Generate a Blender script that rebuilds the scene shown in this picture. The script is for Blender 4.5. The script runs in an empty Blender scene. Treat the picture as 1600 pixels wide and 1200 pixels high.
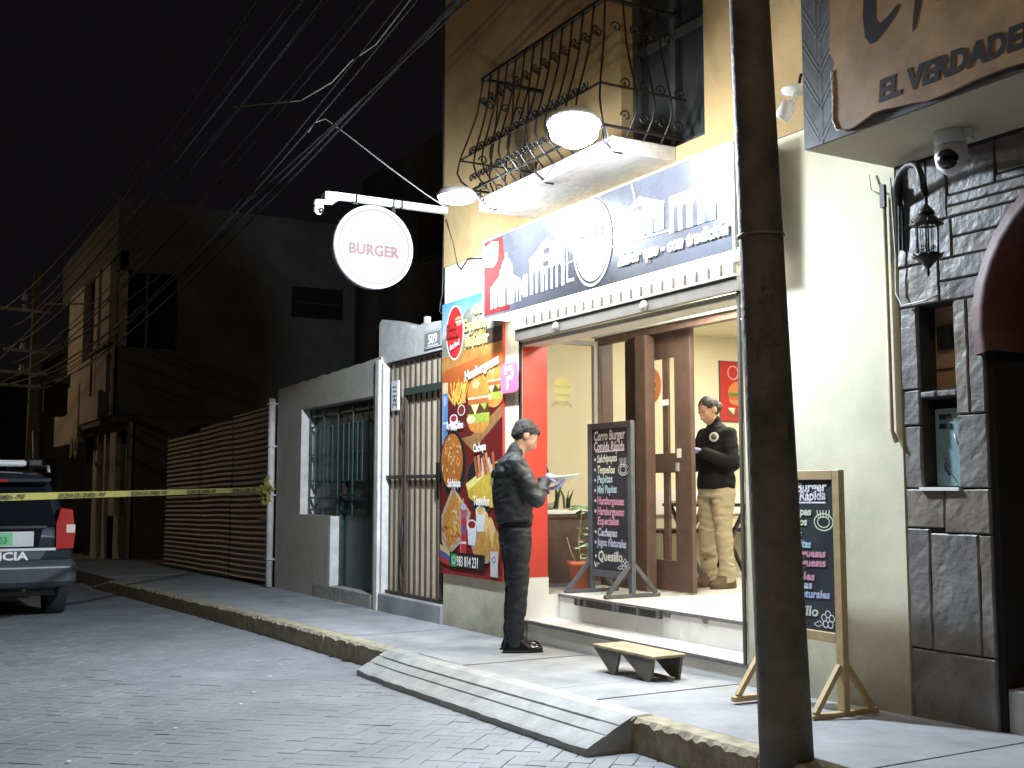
import bpy, bmesh, math, random
from mathutils import Vector, Matrix, noise
random.seed(7)
S = bpy.context.scene
COL = S.collection
R = math.radians

# ---------------------------------------------------------------- camera, world, exposure
cd = bpy.data.cameras.new('camera'); cam = bpy.data.objects.new('camera', cd); COL.objects.link(cam)
cam.location = (0, 0, 1.2)
cam.rotation_euler = (R(90 + 5.356), 0, R(90 - 29.497))
cd.sensor_width = 36; cd.lens = 39.6; cd.clip_start = 0.05; cd.clip_end = 400
S.camera = cam
W = bpy.data.worlds.new('World'); S.world = W; W.use_nodes = True
bg = W.node_tree.nodes['Background']
bg.inputs[0].default_value = (0.55, 0.48, 0.56, 1); bg.inputs[1].default_value = 0.0035
S.view_settings.view_transform = 'Standard'; S.view_settings.look = 'None'
S.view_settings.exposure = 1.2; S.view_settings.gamma = 1
S.render.engine = 'CYCLES'
S.cycles.use_denoising = True
S.cycles.max_bounces = 6; S.cycles.sample_clamp_indirect = 4

# ---------------------------------------------------------------- ground shape
def lerp_tab(x, xs, ys):
    if x <= xs[0]: return ys[0]
    for i in range(len(xs) - 1):
        if x <= xs[i + 1]:
            t = (x - xs[i]) / (xs[i + 1] - xs[i]); return ys[i] * (1 - t) + ys[i + 1] * t
    return ys[-1]
GX = [-90, -45, -30, -23, -14, -7.4, -4, 0, 12]; GZ = [-2.9, -1.05, -.5, -.2, -.045, 0, .08, .17, .4]
def gz(x): return lerp_tab(x, GX, GZ)
def yk(x): return lerp_tab(x, [-90, -30, -18, -14.2, -10.9, -8, -4.7, -3.6, 12], [2.4, 2.8, 2.97, 3.12, 3.31, 3.42, 3.36, 3.3, 2.8])
WY = 4.54      # facade plane
ROAD = -.17

# ---------------------------------------------------------------- materials
MC = {}
def mat(name, col, rough=.7, metal=0, var=.12, vs=6, bump=.0, bs=60, emit=None, es=0, spec=.5, var2=None, alpha=None):
    if name in MC: return MC[name]
    m = bpy.data.materials.new(name); m.use_nodes = True; MC[name] = m
    nt = m.node_tree; b = nt.nodes['Principled BSDF']
    b.inputs['Roughness'].default_value = rough; b.inputs['Metallic'].default_value = metal
    b.inputs['Specular IOR Level'].default_value = spec
    c = (*col, 1)
    if var or var2:
        tc = nt.nodes.new('ShaderNodeNewGeometry')
        n = nt.nodes.new('ShaderNodeTexNoise'); n.inputs['Scale'].default_value = vs; n.inputs['Detail'].default_value = 8; n.inputs['Roughness'].default_value = .65
        nt.links.new(tc.outputs['Position'], n.inputs['Vector'])
        r = nt.nodes.new('ShaderNodeValToRGB'); r.color_ramp.elements[0].position = .3; r.color_ramp.elements[1].position = .7
        lo = var2 if var2 else tuple(max(0, v * (1 - var)) for v in col); hi = tuple(min(1, v * (1 + var)) for v in col)
        r.color_ramp.elements[0].color = (*lo, 1); r.color_ramp.elements[1].color = (*hi, 1)
        nt.links.new(n.outputs['Fac'], r.inputs[0]); nt.links.new(r.outputs[0], b.inputs['Base Color'])
        if rough < .95:
            mr = nt.nodes.new('ShaderNodeMapRange'); mr.inputs[3].default_value = max(.03, rough - .1); mr.inputs[4].default_value = min(1, rough + .1)
            nt.links.new(n.outputs['Fac'], mr.inputs[0]); nt.links.new(mr.outputs[0], b.inputs['Roughness'])
    else: b.inputs['Base Color'].default_value = c
    if bump:
        tc = nt.nodes.new('ShaderNodeNewGeometry')
        n = nt.nodes.new('ShaderNodeTexNoise'); n.inputs['Scale'].default_value = bs; n.inputs['Detail'].default_value = 6
        nt.links.new(tc.outputs['Position'], n.inputs['Vector'])
        bp = nt.nodes.new('ShaderNodeBump'); bp.inputs['Strength'].default_value = bump; bp.inputs['Distance'].default_value = .01
        nt.links.new(n.outputs['Fac'], bp.inputs['Height']); nt.links.new(bp.outputs[0], b.inputs['Normal'])
    if emit: b.inputs['Emission Color'].default_value = (*emit, 1); b.inputs['Emission Strength'].default_value = es
    if alpha is not None: b.inputs['Alpha'].default_value = alpha
    return m
def flat(col, rough=.45, emit=0):
    k = 'print_%02x%02x%02x' % tuple(int(v * 255) for v in col) + ('e%g' % emit if emit else '')
    return mat(k, col, rough, var=0, emit=col if emit else None, es=emit)
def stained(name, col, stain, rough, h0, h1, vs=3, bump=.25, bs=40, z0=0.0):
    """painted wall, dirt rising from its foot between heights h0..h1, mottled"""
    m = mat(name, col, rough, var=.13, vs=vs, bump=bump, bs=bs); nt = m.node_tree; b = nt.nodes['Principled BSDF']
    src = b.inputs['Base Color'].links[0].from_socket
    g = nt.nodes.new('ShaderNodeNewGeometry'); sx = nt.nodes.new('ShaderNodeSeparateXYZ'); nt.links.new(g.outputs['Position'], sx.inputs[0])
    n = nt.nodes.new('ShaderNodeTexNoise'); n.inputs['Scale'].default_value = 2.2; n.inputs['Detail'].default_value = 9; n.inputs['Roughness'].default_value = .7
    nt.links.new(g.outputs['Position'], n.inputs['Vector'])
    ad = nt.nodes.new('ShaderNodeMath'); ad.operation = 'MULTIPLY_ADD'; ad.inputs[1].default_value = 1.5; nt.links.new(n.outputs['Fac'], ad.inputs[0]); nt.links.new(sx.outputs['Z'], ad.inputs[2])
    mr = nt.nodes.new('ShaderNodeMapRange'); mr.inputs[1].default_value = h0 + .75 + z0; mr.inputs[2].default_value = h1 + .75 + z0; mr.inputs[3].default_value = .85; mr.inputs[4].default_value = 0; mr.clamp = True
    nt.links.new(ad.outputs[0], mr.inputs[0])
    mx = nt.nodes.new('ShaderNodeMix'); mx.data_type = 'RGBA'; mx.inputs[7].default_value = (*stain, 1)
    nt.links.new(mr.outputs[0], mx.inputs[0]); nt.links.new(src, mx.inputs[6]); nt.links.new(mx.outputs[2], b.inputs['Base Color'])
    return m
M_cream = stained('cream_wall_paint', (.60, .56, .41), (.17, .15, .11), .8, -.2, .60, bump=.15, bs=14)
M_ochre = mat('ochre_wall_paint', (.40, .27, .12), .85, var=.18, vs=2.5, bump=.35, bs=25)
M_grey = stained('grey_render', (.40, .37, .32), (.40, .38, .34), .9, -.1, .35, vs=3, bump=.4, bs=14)
M_white = mat('chipped_white_paint', (.55, .53, .50), .7, var=.2, vs=7, bump=.3, bs=20)
M_conc = mat('pavement_concrete', (.235, .24, .248), .85, var=.28, vs=2.6, bump=.2, bs=110)
M_ramp = mat('ramp_concrete', (.30, .295, .285), .85, var=.25, vs=6, bump=.3, bs=90)
M_kerb = mat('kerb_concrete', (.36, .32, .22), .9, var2=(.16, .13, .09), vs=11, bump=.6, bs=50)
M_paver = mat('grey_concrete_paver', (.205, .21, .225), .7, var2=(.15, .155, .165), vs=1.7, bump=.15, bs=140)
M_sand = mat('joint_sand', (.12, .12, .12), .95, var=.2, vs=20)
M_darkc = mat('dark_concrete', (.05, .048, .045), .9, var=.25, vs=9, bump=.5, bs=40)
M_step = mat('white_step_tile', (.66, .65, .62), .25, var=.05, vs=4)
M_trim = mat('grey_step_trim', (.17, .17, .175), .45, metal=.3, var=.25, vs=14)
M_iron = mat('black_iron', (.022, .02, .02), .5, metal=.5, var=.3, vs=30)
M_rust = mat('rusty_iron', (.07, .05, .04), .6, metal=.3, var=.3, vs=30)
M_greenm = mat('dark_green_metal', (.035, .06, .058), .38, metal=.2, var=.3, vs=9, bump=.1, bs=9)
M_strip = mat('beige_slat_metal', (.66, .55, .38), .55, var=.14, vs=5)
M_corr = mat('corrugated_zinc', (.125, .115, .105), .45, metal=.45, var2=(.04, .033, .03), vs=4)
M_wood = mat('dark_wood', (.10, .062, .05), .45, var=.3, vs=(8), bump=.1, bs=30)
M_pine = mat('pine_wood', (.42, .30, .15), .6, var=.2, vs=12)
M_dgrey = mat('grey_painted_wood', (.075, .08, .09), .6, var=.25, vs=20)
M_red = mat('red_panel', (.42, .035, .022), .4, var=.05)
M_zinc = mat('grey_steel', (.42, .42, .41), .45, metal=.3, var=.1, vs=10)
M_plastic = mat('white_plastic', (.75, .75, .73), .35, var=.03)
M_blackp = mat('black_plastic', (.012, .012, .014), .25, var=.1)
M_pole = mat('weathered_tar_pole', (.15, .13, .105), .75, var2=(.035, .03, .026), vs=3.2, bump=.7, bs=30)
M_stone = mat('slate_stone', (.19, .178, .17), .48, var2=(.085, .078, .074), vs=5, bump=.4, bs=35)
M_stone2 = mat('slate_stone_warm', (.22, .19, .16), .5, var2=(.11, .09, .075), vs=6, bump=.4, bs=30)
M_joint = mat('dark_joint', (.03, .028, .027), .9, var=.2)
M_board = mat('black_chalkboard', (.025, .028, .035), .55, var=.3, vs=5)
M_room = mat('cream_room_paint', (.72, .66, .48), .8, var=.04, vs=2)
M_cable = mat('black_cable', (.02, .02, .02), .6, var=.1)
M_led = mat('led_white', (.9, .9, .9), .4, var=0, emit=(.93, .97, 1), es=40)
M_glass = mat('window_glass', (1, 1, 1), .03, var=0)
M_glass.node_tree.nodes['Principled BSDF'].inputs['Transmission Weight'].default_value = 1
M_glass.node_tree.nodes['Principled BSDF'].inputs['IOR'].default_value = 1.02
M_dglass = mat('dark_glass', (.008, .01, .012), .06, var=0)
M_skin = mat('skin', (.50, .29, .19), .5, var=.08, vs=30)
M_hair = mat('black_hair', (.018, .014, .012), .5, var=.5, vs=60, bump=.8, bs=160)
M_glove = mat('nitrile_glove', (.30, .30, .62), .45, var=.06)
M_jacket = mat('black_jacket_cloth', (.016, .018, .021), .62, var=.2, vs=40, bump=.15, bs=300)
M_jacket2 = mat('black_fleece', (.0035, .0035, .0045), .85, var=.2, vs=40, spec=.25)
M_trous = mat('navy_trousers', (.006, .008, .013), .6, var=.2, vs=30)
M_khaki = mat('khaki_trousers', (.33, .28, .19), .8, var=.12, vs=25)
M_shoe = mat('polished_black_leather', (.01, .01, .011), .12, var=.1)
M_boot = mat('brown_suede', (.09, .06, .035), .8, var=.2)
M_foliage = mat('green_leaf', (.10, .20, .07), .5, var=.4, vs=20)
M_pale = mat('pale_leaf', (.42, .46, .28), .5, var=.2, vs=20)
M_terra = mat('terracotta', (.42, .11, .05), .75, var=.12, vs=12)

# ---------------------------------------------------------------- mesh helpers
class MB:
    def __init__(s): s.v = []; s.f = []; s.m = []; s.mats = []; s.sm = []
    def mi(s, m):
        if m is None: return 0
        if m not in s.mats: s.mats.append(m)
        return s.mats.index(m)
    def add(s, vs, fs, m=None, smooth=False):
        o = len(s.v); s.v += [Vector(p) for p in vs]; k = s.mi(m)
        for f in fs: s.f.append(tuple(i + o for i in f)); s.m.append(k); s.sm.append(smooth)
        return s
    def box(s, a, b, m=None, c=0.0):
        x0, y0, z0 = a; x1, y1, z1 = b
        if x0 > x1: x0, x1 = x1, x0
        if y0 > y1: y0, y1 = y1, y0
        if z0 > z1: z0, z1 = z1, z0
        if c <= 0:
            vs = [(x0, y0, z0), (x1, y0, z0), (x1, y1, z0), (x0, y1, z0), (x0, y0, z1), (x1, y0, z1), (x1, y1, z1), (x0, y1, z1)]
            return s.add(vs, [(3, 2, 1, 0), (4, 5, 6, 7), (0, 1, 5, 4), (1, 2, 6, 5), (2, 3, 7, 6), (3, 0, 4, 7)], m)
        bm = bmesh.new(); bmesh.ops.create_cube(bm, size=1)
        for v in bm.verts: v.co = Vector(((x0 + x1) / 2 + v.co.x * (x1 - x0), (y0 + y1) / 2 + v.co.y * (y1 - y0), (z0 + z1) / 2 + v.co.z * (z1 - z0)))
        bmesh.ops.bevel(bm, geom=bm.edges[:], offset=min(c, .45 * min(x1 - x0, y1 - y0, z1 - z0)), segments=1, affect='EDGES')
        bm.verts.index_update()
        s.add([v.co.copy() for v in bm.verts], [tuple(v.index for v in f.verts) for f in bm.faces], m); bm.free(); return s
    def bar(s, a, b, w, h, m=None, up=(0, 0, 1)):
        a = Vector(a); b = Vector(b); d = (b - a).normalized(); u = Vector(up)
        if abs(d.dot(u)) > .98: u = Vector((0, 1, 0))
        x = d.cross(u).normalized(); y = x.cross(d).normalized(); vs = []
        for p in (a, b):
            for sx, sy in ((-1, -1), (1, -1), (1, 1), (-1, 1)): vs.append(p + x * sx * w / 2 + y * sy * h / 2)
        return s.add(vs, [(0, 1, 2, 3), (7, 6, 5, 4), (0, 4, 5, 1), (1, 5, 6, 2), (2, 6, 7, 3), (3, 7, 4, 0)], m)
    def tube(s, pts, r, m=None, n=6, cap=True):
        pts = [Vector(p) for p in pts]; rs = r if isinstance(r, (list, tuple)) else [r] * len(pts); vs = []; fs = []
        ref = None
        for i, p in enumerate(pts):
            d = (pts[min(i + 1, len(pts) - 1)] - pts[max(i - 1, 0)])
            d = d.normalized() if d.length > 1e-9 else Vector((0, 0, 1))
            if ref is None:
                ref = Vector((0, 0, 1)) if abs(d.z) < .9 else Vector((1, 0, 0))
            x = d.cross(ref).normalized(); y = x.cross(d).normalized(); ref = y
            for k in range(n):
                a = 2 * math.pi * k / n; vs.append(p + (x * math.cos(a) + y * math.sin(a)) * rs[i])
        for i in range(len(pts) - 1):
            for k in range(n): fs.append((i * n + k, i * n + (k + 1) % n, (i + 1) * n + (k + 1) % n, (i + 1) * n + k))
        if cap: fs.append(tuple(range(n - 1, -1, -1))); fs.append(tuple((len(pts) - 1) * n + k for k in range(n)))
        return s.add(vs, fs, m, True)
    def lathe(s, prof, c=(0, 0, 0), ax=(0, 0, 1), n=20, m=None):
        ax = Vector(ax).normalized(); x = ax.orthogonal().normalized(); y = ax.cross(x); c = Vector(c); vs = []; fs = []
        for r, h in prof:
            for k in range(n):
                a = 2 * math.pi * k / n; vs.append(c + ax * h + (x * math.cos(a) + y * math.sin(a)) * r)
        for i in range(len(prof) - 1):
            for k in range(n): fs.append((i * n + k, i * n + (k + 1) % n, (i + 1) * n + (k + 1) % n, (i + 1) * n + k))
        fs.append(tuple(range(n - 1, -1, -1))); fs.append(tuple((len(prof) - 1) * n + k for k in range(n)))
        return s.add(vs, fs, m, True)
    def prism(s, poly, O, U, V, N, d, m=None):
        O, U, V, N = map(Vector, (O, U, V, N)); n = len(poly)
        vs = [O + U * u + V * v for u, v in poly] + [O + U * u + V * v + N * d for u, v in poly]
        fs = [tuple(range(n - 1, -1, -1)), tuple(range(n, 2 * n))] + [(i, (i + 1) % n, n + (i + 1) % n, n + i) for i in range(n)]
        return s.add(vs, fs, m)
    def ball(s, c, r, m=None, n=10):
        rr = r if isinstance(r, (tuple, list)) else (r, r, r); vs = []; fs = []
        for i in range(n + 1):
            t = math.pi * i / n
            for k in range(n * 2):
                a = math.pi * k / n; vs.append((c[0] + rr[0] * math.sin(t) * math.cos(a), c[1] + rr[1] * math.sin(t) * math.sin(a), c[2] + rr[2] * math.cos(t)))
        for i in range(n):
            for k in range(2 * n): fs.append((i * 2 * n + k, (i + 1) * 2 * n + k, (i + 1) * 2 * n + (k + 1) % (2 * n), i * 2 * n + (k + 1) % (2 * n)))
        return s.add(vs, fs, m, True)
    def xf(s, M):
        s.v = [M @ v for v in s.v]; return s
    def mesh(s, name, m=None):
        me = bpy.data.meshes.new(name); me.from_pydata([tuple(v) for v in s.v], [], s.f)
        mats = s.mats if s.mats else [m]
        for x in mats: me.materials.append(x if x else m)
        if s.mats: me.polygons.foreach_set('material_index', s.m)
        me.polygons.foreach_set('use_smooth', s.sm); me.update(); return me
    def build(s, name, m=None, parent=None, **kw): return link(name, s.mesh(name, m), parent, **kw)

def link(name, data, parent=None, label=None, kind=None, local=False):
    o = bpy.data.objects.new(name, data); COL.objects.link(o)
    if parent:
        o.parent = parent
        if not local: o.matrix_parent_inverse = (Matrix.LocRotScale(parent.location, parent.rotation_euler, parent.scale)).inverted() if parent.parent is None else (Matrix.LocRotScale(parent.parent.location, parent.parent.rotation_euler, None) @ parent.matrix_parent_inverse @ Matrix.LocRotScale(parent.location, parent.rotation_euler, None)).inverted()
    if label: o['label'] = label
    if kind: o['kind'] = kind
    return o
def thing(name, label, cat, loc=(0, 0, 0), rz=0, group=None):
    o = bpy.data.objects.new(name, None); COL.objects.link(o); o.location = loc; o.rotation_euler = (0, 0, rz)
    o.empty_display_size = .1; o['label'] = label; o['category'] = cat
    if group: o['group'] = group
    return o
def tag(o, label, cat, group=None):
    o['label'] = label; o['category'] = cat
    if group: o['group'] = group
    return o
def struct(o): o['kind'] = 'structure'; return o
XA, YA, ZA = Vector((1, 0, 0)), Vector((0, 1, 0)), Vector((0, 0, 1))

def text(name, s, size, O, U, V, m, parent, align='LEFT', bold=0, shear=0, xs=1.0, ext=.0004, local=False, label=None, fit=None):
    c = bpy.data.curves.new(name, 'FONT'); c.body = s; c.size = size; c.align_x = align; c.extrude = ext; c.offset = bold; c.shear = shear
    c.resolution_u = 2
    t = bpy.data.objects.new('tmp', c); me = bpy.data.meshes.new_from_object(t); bpy.data.objects.remove(t); bpy.data.curves.remove(c)
    if fit:
        w = max(v.co.x for v in me.vertices) - min(v.co.x for v in me.vertices); xs = min(xs * 1.3, fit / w)
    U = Vector(U).normalized(); V = Vector(V).normalized(); N = U.cross(V)
    B = Matrix(((U.x * xs, V.x, N.x), (U.y * xs, V.y, N.y), (U.z * xs, V.z, N.z))).to_4x4(); B.translation = Vector(O)
    me.transform(B); me.name = name; me.materials.clear(); me.materials.append(m)
    for p in me.polygons: p.material_index = 0
    return link(name, me, parent, local=local, label=label)
class Print:
    """flat printed artwork: polygons laid a fraction of a millimetre apart on a surface"""
    def __init__(s, O, U, V, step=.00012): s.step = step; s.O = Vector(O); s.U = Vector(U).normalized(); s.V = Vector(V).normalized(); s.N = s.U.cross(s.V); s.d = .0004; s.mb = MB()
    def P(s, u, v, d): return s.O + s.U * u + s.V * v + s.N * d
    def poly(s, pts, m):
        s.d += s.step; s.mb.add([s.P(u, v, s.d) for u, v in pts], [tuple(range(len(pts)))], m); return s
    def rect(s, u0, v0, u1, v1, m): return s.poly([(u0, v0), (u1, v0), (u1, v1), (u0, v1)], m)
    def ell(s, u, v, ru, rv, m, n=20, a0=0, a1=360, rot=0):
        pts = []
        for i in range(n + (0 if a1 - a0 == 360 else 1)):
            a = R(a0 + (a1 - a0) * i / n); x, y = ru * math.cos(a), rv * math.sin(a); q = R(rot)
            pts.append((u + x * math.cos(q) - y * math.sin(q), v + x * math.sin(q) + y * math.cos(q)))
        return s.poly(pts, m)
    def ring(s, u, v, ru, rv, w, m, n=28):
        s.d += s.step; vs = []; fs = []
        for i in range(n):
            a = 2 * math.pi * i / n; vs += [s.P(u + ru * math.cos(a), v + rv * math.sin(a), s.d), s.P(u + (ru - w) * math.cos(a), v + (rv - w) * math.sin(a), s.d)]
        for i in range(n): j = (i + 1) % n; fs.append((2 * i, 2 * j, 2 * j + 1, 2 * i + 1))
        s.mb.add(vs, fs, m); return s
    def line(s, pts, w, m):
        s.d += s.step
        for a, b in zip(pts, pts[1:]):
            a = Vector(a); b = Vector(b); d = (b - a); L = d.length
            if L < 1e-6: continue
            n = Vector((-d.y, d.x)) / L * w / 2; e = d / L * w * .3
            s.mb.add([s.P(*(a - n - e), s.d), s.P(*(b - n + e), s.d), s.P(*(b + n + e), s.d), s.P(*(a + n - e), s.d)], [(0, 1, 2, 3)], m)
        return s
    def build(s, name, parent, **kw): return s.mb.build(name, None, parent, **kw)

# ---------------------------------------------------------------- GROUND
def strip_mesh(name, x0, x1, ya, yb, dz, m, dx=.5, parent=None, rows=1):
    mb = MB(); n = max(1, int((x1 - x0) / dx)); vs = []
    for i in range(n + 1):
        x = x0 + (x1 - x0) * i / n
        for j in range(rows + 1):
            a, b = ya(x), yb(x); vs.append((x, a + (b - a) * j / rows, gz(x) + dz))
    fs = [(i * (rows + 1) + j, (i + 1) * (rows + 1) + j, (i + 1) * (rows + 1) + j + 1, i * (rows + 1) + j + 1) for i in range(n) for j in range(rows)]
    mb.add(vs, fs); return mb.build(name, m, parent)
ground = struct(strip_mesh('ground', -90, 12, lambda x: -60, lambda x: 60, -.30, M_darkc, dx=1))
road = bpy.data.objects.new('road', strip_mesh('tmp', -90, 12, lambda x: -4.2, lambda x: yk(x) + .05, ROAD - .012, M_sand, dx=.5).data)
bpy.data.objects.remove(bpy.data.objects['tmp']); COL.objects.link(road); struct(road); road['label'] = 'street paved with grey concrete blocks'
# herringbone pavers
def paver_mesh(w, l, jit):
    mb = MB(); c = .0022; h = .016
    a, b = w / 2 - .0018, l / 2 - .0018
    vs = [(-a, -b, 0), (a, -b, 0), (a, b, 0), (-a, b, 0), (-a, -b, h - c), (a, -b, h - c), (a, b, h - c), (-a, b, h - c), (-a + c, -b + c, h), (a - c, -b + c, h), (a - c, b - c, h), (-a + c, b - c, h)]
    mb.add(vs, [(8, 9, 10, 11)] + [(i, (i + 1) % 4, 4 + (i + 1) % 4, 4 + i) for i in range(4)] + [(4 + i, 4 + (i + 1) % 4, 8 + (i + 1) % 4, 8 + i) for i in range(4)])
    return mb
PW, PL = .10, .20
cells = []
ca, sa = math.cos(R(45)), math.sin(R(45))
N_ = 110
for i in range(-N_, N_):
    for j in range(-N_, N_):
        k = (i + j) % 4 if False else (i - j) % 4
        # herringbone in unit squares of PW: cells with k==0 start a block along a, k==2.. start one along b
        if k == 0: ctr = ((i + 1) * PW, (j + .5) * PW); rot = 1
        elif k == 2: ctr = ((i + .5) * PW, j * PW); rot = 0
        else: continue
        x = -9 + ctr[0] * ca - ctr[1] * sa; y = .5 + ctr[0] * sa + ctr[1] * ca
        if x < -19.5 or x > -.9 or y < -2.6 or y > yk(x) + .04: continue
        fx = -x * math.cos(R(29.497)) + y * math.sin(R(29.497)); rx = x * math.sin(R(29.497)) + y * math.cos(R(29.497))
        if fx < 1.5 or abs(rx / fx) > .52 or (fx < 3.0): continue
        vy = (1.2 + .17 - gz(x)) / fx * 1760 + 765
        cells.append((x, y, rot, vy, abs(rx / fx)))
vis = [c for c in cells if c[3] < 1215 and c[4] < .46 and not (-8 < c[0] < -4.7 and c[1] > 3.1)]
vis.sort(key=lambda c: -c[3])
near = vis[:300]; nearset = set((c[0], c[1]) for c in near)
pm = paver_mesh(PW, PL, 0).mesh('paver', M_paver)
def paver_mtx(x, y, rot):
    sl = (gz(x + .1) - gz(x - .1)) / .2
    return Matrix.Translation((x, y, gz(x) + ROAD - .012 + random.gauss(0, .0010))) @ Matrix.Rotation(-math.atan(sl) + random.gauss(0, .004), 4, 'Y') @ Matrix.Rotation(random.gauss(0, .004), 4, 'X') @ Matrix.Rotation(R(45) + (R(90) if rot else 0) + random.gauss(0, .006), 4, 'Z')
for x, y, rot, _, _ in near:
    o = bpy.data.objects.new('paver', pm); COL.objects.link(o); o.parent = road; o.matrix_local = paver_mtx(x, y, rot)
mbp = MB(); base = paver_mesh(PW, PL, 0)
for x, y, rot, _, _ in cells:
    if (x, y) in nearset: continue
    Mx = paver_mtx(x, y, rot); mbp.add([Mx @ v for v in base.v], base.f)
far_p = mbp.build('paving_blocks', M_paver, road, kind='stuff')
# bits of litter
for k, (x, y) in enumerate([(-9.9, 3.0), (-9.0, 2.75), (-8.75, 2.85), (-8.2, 2.6), (-7.6, 2.3), (-7.2, 2.1), (-6.6, 1.55), (-6.0, .9), (-5.7, .75), (-5.4, .7)]):
    s = random.uniform(.008, .014); mb = MB(); z = gz(x) + ROAD + .012
    mb.prism([(s * random.uniform(.7, 1.2) * math.cos(a), s * random.uniform(.7, 1.2) * math.sin(a)) for a in [0, 1.2, 2.4, 3.8, 5.1]], (x, y, z), XA, YA, ZA, .003)
    o = mb.build('paper_scrap', M_plastic); tag(o, 'tiny white scrap of paper lying on the grey paved street near the kerb', 'litter', 'white scraps scattered on the street')

pav = bpy.data.objects.new('pavement', None); COL.objects.link(pav); pav['kind'] = 'structure'; pav['label'] = 'raised concrete pavement along the houses'
joints = [-90, -60, -45, -34, -30, -27, -24, -21.6, -19.8, -18.0, -16.4, -14.9, -13.2, -11.6, -10.2, -8.95, -7.7, -6.95, -5.75, -5.62, -5.28, -4.45, -3.3, -2.0, 1, 6, 12]
for a, b in zip(joints, joints[1:]):
    mb = MB(); n = max(1, int((b - a) / .4)); g = .004; vs = []; fs = []; kk = .14
    dj = random.uniform(-.003, .003)
    for i in range(n + 1):
        x = a + g + (b - a - 2 * g) * i / n; y0, y1 = yk(x) + kk, 6.2 if x < -20.6 else WY + .12
        vs += [(x, y0, gz(x) + dj), (x, y1, gz(x) + dj), (x, y0, gz(x) - .25), (x, y1, gz(x) - .25)]
    for i in range(n):
        o_ = i * 4; fs += [(o_, o_ + 4, o_ + 5, o_ + 1), (o_ + 2, o_ + 6, o_ + 4, o_), (o_ + 1, o_ + 5, o_ + 7, o_ + 3)]
    fs += [(0, 1, 3, 2), (n * 4 + 2, n * 4 + 3, n * 4 + 1, n * 4)]
    mb.add(vs, fs); mb.build('pavement_slab', M_conc, pav)
kj = [-18.2, -17, -15.9, -14.9, -13.6, -12.6, -11.9, -11.0, -10.1, -9.2, -8.0]
kj2 = [-4.72, -3.75, -2.8, -1.6, -.4, 1, 3, 6, 12]
def kerb_piece(a, b, drop0=0, drop1=0):
    mb = MB(); n = max(2, int((b - a) / .035)) if b < 1 else 4; vs = []; fs = []
    for i in range(n + 1):
        x = a + .006 + (b - a - .012) * i / n; y = yk(x); d = drop0 * (1 - i / n) + drop1 * i / n
        zt = gz(x) - d; r = random.uniform(0, .022) * (1 if random.random() < .7 else .2)
        vs += [(x, y + .14 - .005, zt + .002), (x, y + .018 + r * .7, zt), (x, y + random.uniform(0, .005), zt - .012 - r), (x, y, zt - .22)]
    for i in range(n):
        for j in range(3): fs.append((i * 4 + j, i * 4 + j + 1, i * 4 + j + 5, i * 4 + j + 4))
    fs += [(3, 2, 1, 0), (n * 4, n * 4 + 1, n * 4 + 2, n * 4 + 3)]
    mb.add(vs, fs); mb.build('kerb_stone', M_kerb, pav)
for a, b in zip(kj, kj[1:]): kerb_piece(a, b, .14 if a < -18 else 0, 0)
for a, b in zip(kj2, kj2[1:]): kerb_piece(a, b)
kerb_piece(-8.0, -4.72)   # run under the ramp

# ramp at the kerb
rp = thing('kerb_ramp', 'pale concrete wedge ramp with grooves laid against the kerb', 'ramp', (-6.4, 3.2, gz(-6.4) + ROAD))
mb = MB(); n = 40; cols = [(0, -.165), (0, -.128), (.014, -.118), (.088, -.077), (.091, -.086), (.097, -.086), (.10, -.071), (.155, -.038), (.158, -.047), (.164, -.047), (.167, -.030), (.235, .004), (.33, .006), (.33, -.2)]
vs = []
for i in range(n + 1):
    x = -7.98 + (3.24) * i / n; t = i / n; yb = 3.19 - .09 * t * 1.0; ye = yk(x) + .02
    gap = (ye - yb) / .235
    for k, (dy, dz) in enumerate(cols):
        rough = random.uniform(-.003, .003) if k in (0, 1) else 0
        dzz = dz
        if k in (4, 5, 8, 9) and (i < 2 or i > n - 3): dzz = dz + .008
        vs.append((x, yb + dy * gap + rough, gz(x) + dzz + rough))
L = len(cols)
fs = [(i * L + j, (i + 1) * L + j, (i + 1) * L + j + 1, i * L + j + 1) for i in range(n) for j in range(L - 1)]
fs += [tuple(range(L - 1, -1, -1)), tuple(n * L + j for j in range(L))]
mb.add(vs, fs); mb.build('ramp_body', M_ramp, rp)

# ---------------------------------------------------------------- SHOP BUILDING
bld = thing('shop_building', 'two storey cream and ochre corner building housing the lit burger restaurant', 'building', (-6.6, WY, 0))
XL, XR = -9.29, -4.0; OL, OR = -7.87, -5.2; OT = 2.62
mb = MB()
mb.box((XL, WY, -.2), (OL, WY + .2, 3.25)); mb.box((OR, WY, -.2), (XR, WY + .2, 3.25)); mb.box((OL, WY, OT), (OR, WY + .2, 3.25))
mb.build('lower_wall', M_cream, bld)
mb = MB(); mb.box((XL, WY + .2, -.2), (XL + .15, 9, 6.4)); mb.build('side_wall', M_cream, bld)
mb = MB(); z0 = 3.25; DL, DR, DT = -6.42, -5.5, 5.6
mb.box((XL, WY - .012, z0), (DL, WY + .2, 6.4)); mb.box((DR, WY - .012, z0), (XR + 3.5, WY + .2, 6.4)); mb.box((DL, WY - .012, DT), (DR, WY + .2, 6.4)); mb.box((DL, WY - .012, z0), (DR, WY + .2, 3.46))
mb.build('upper_wall', M_ochre, bld)
mb = MB(); mb.box((DL, WY + .12, 3.46), (DR, WY + .16, DT)); d = mb.build('balcony_door', mat('dark_door_paint', (.02, .022, .022), .6, var=.2), bld)
mb = MB()
for x in (DL + .03, (DL + DR) / 2, DR - .03): mb.box((x - .03, WY + .09, 3.46), (x + .03, WY + .12, DT))
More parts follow.
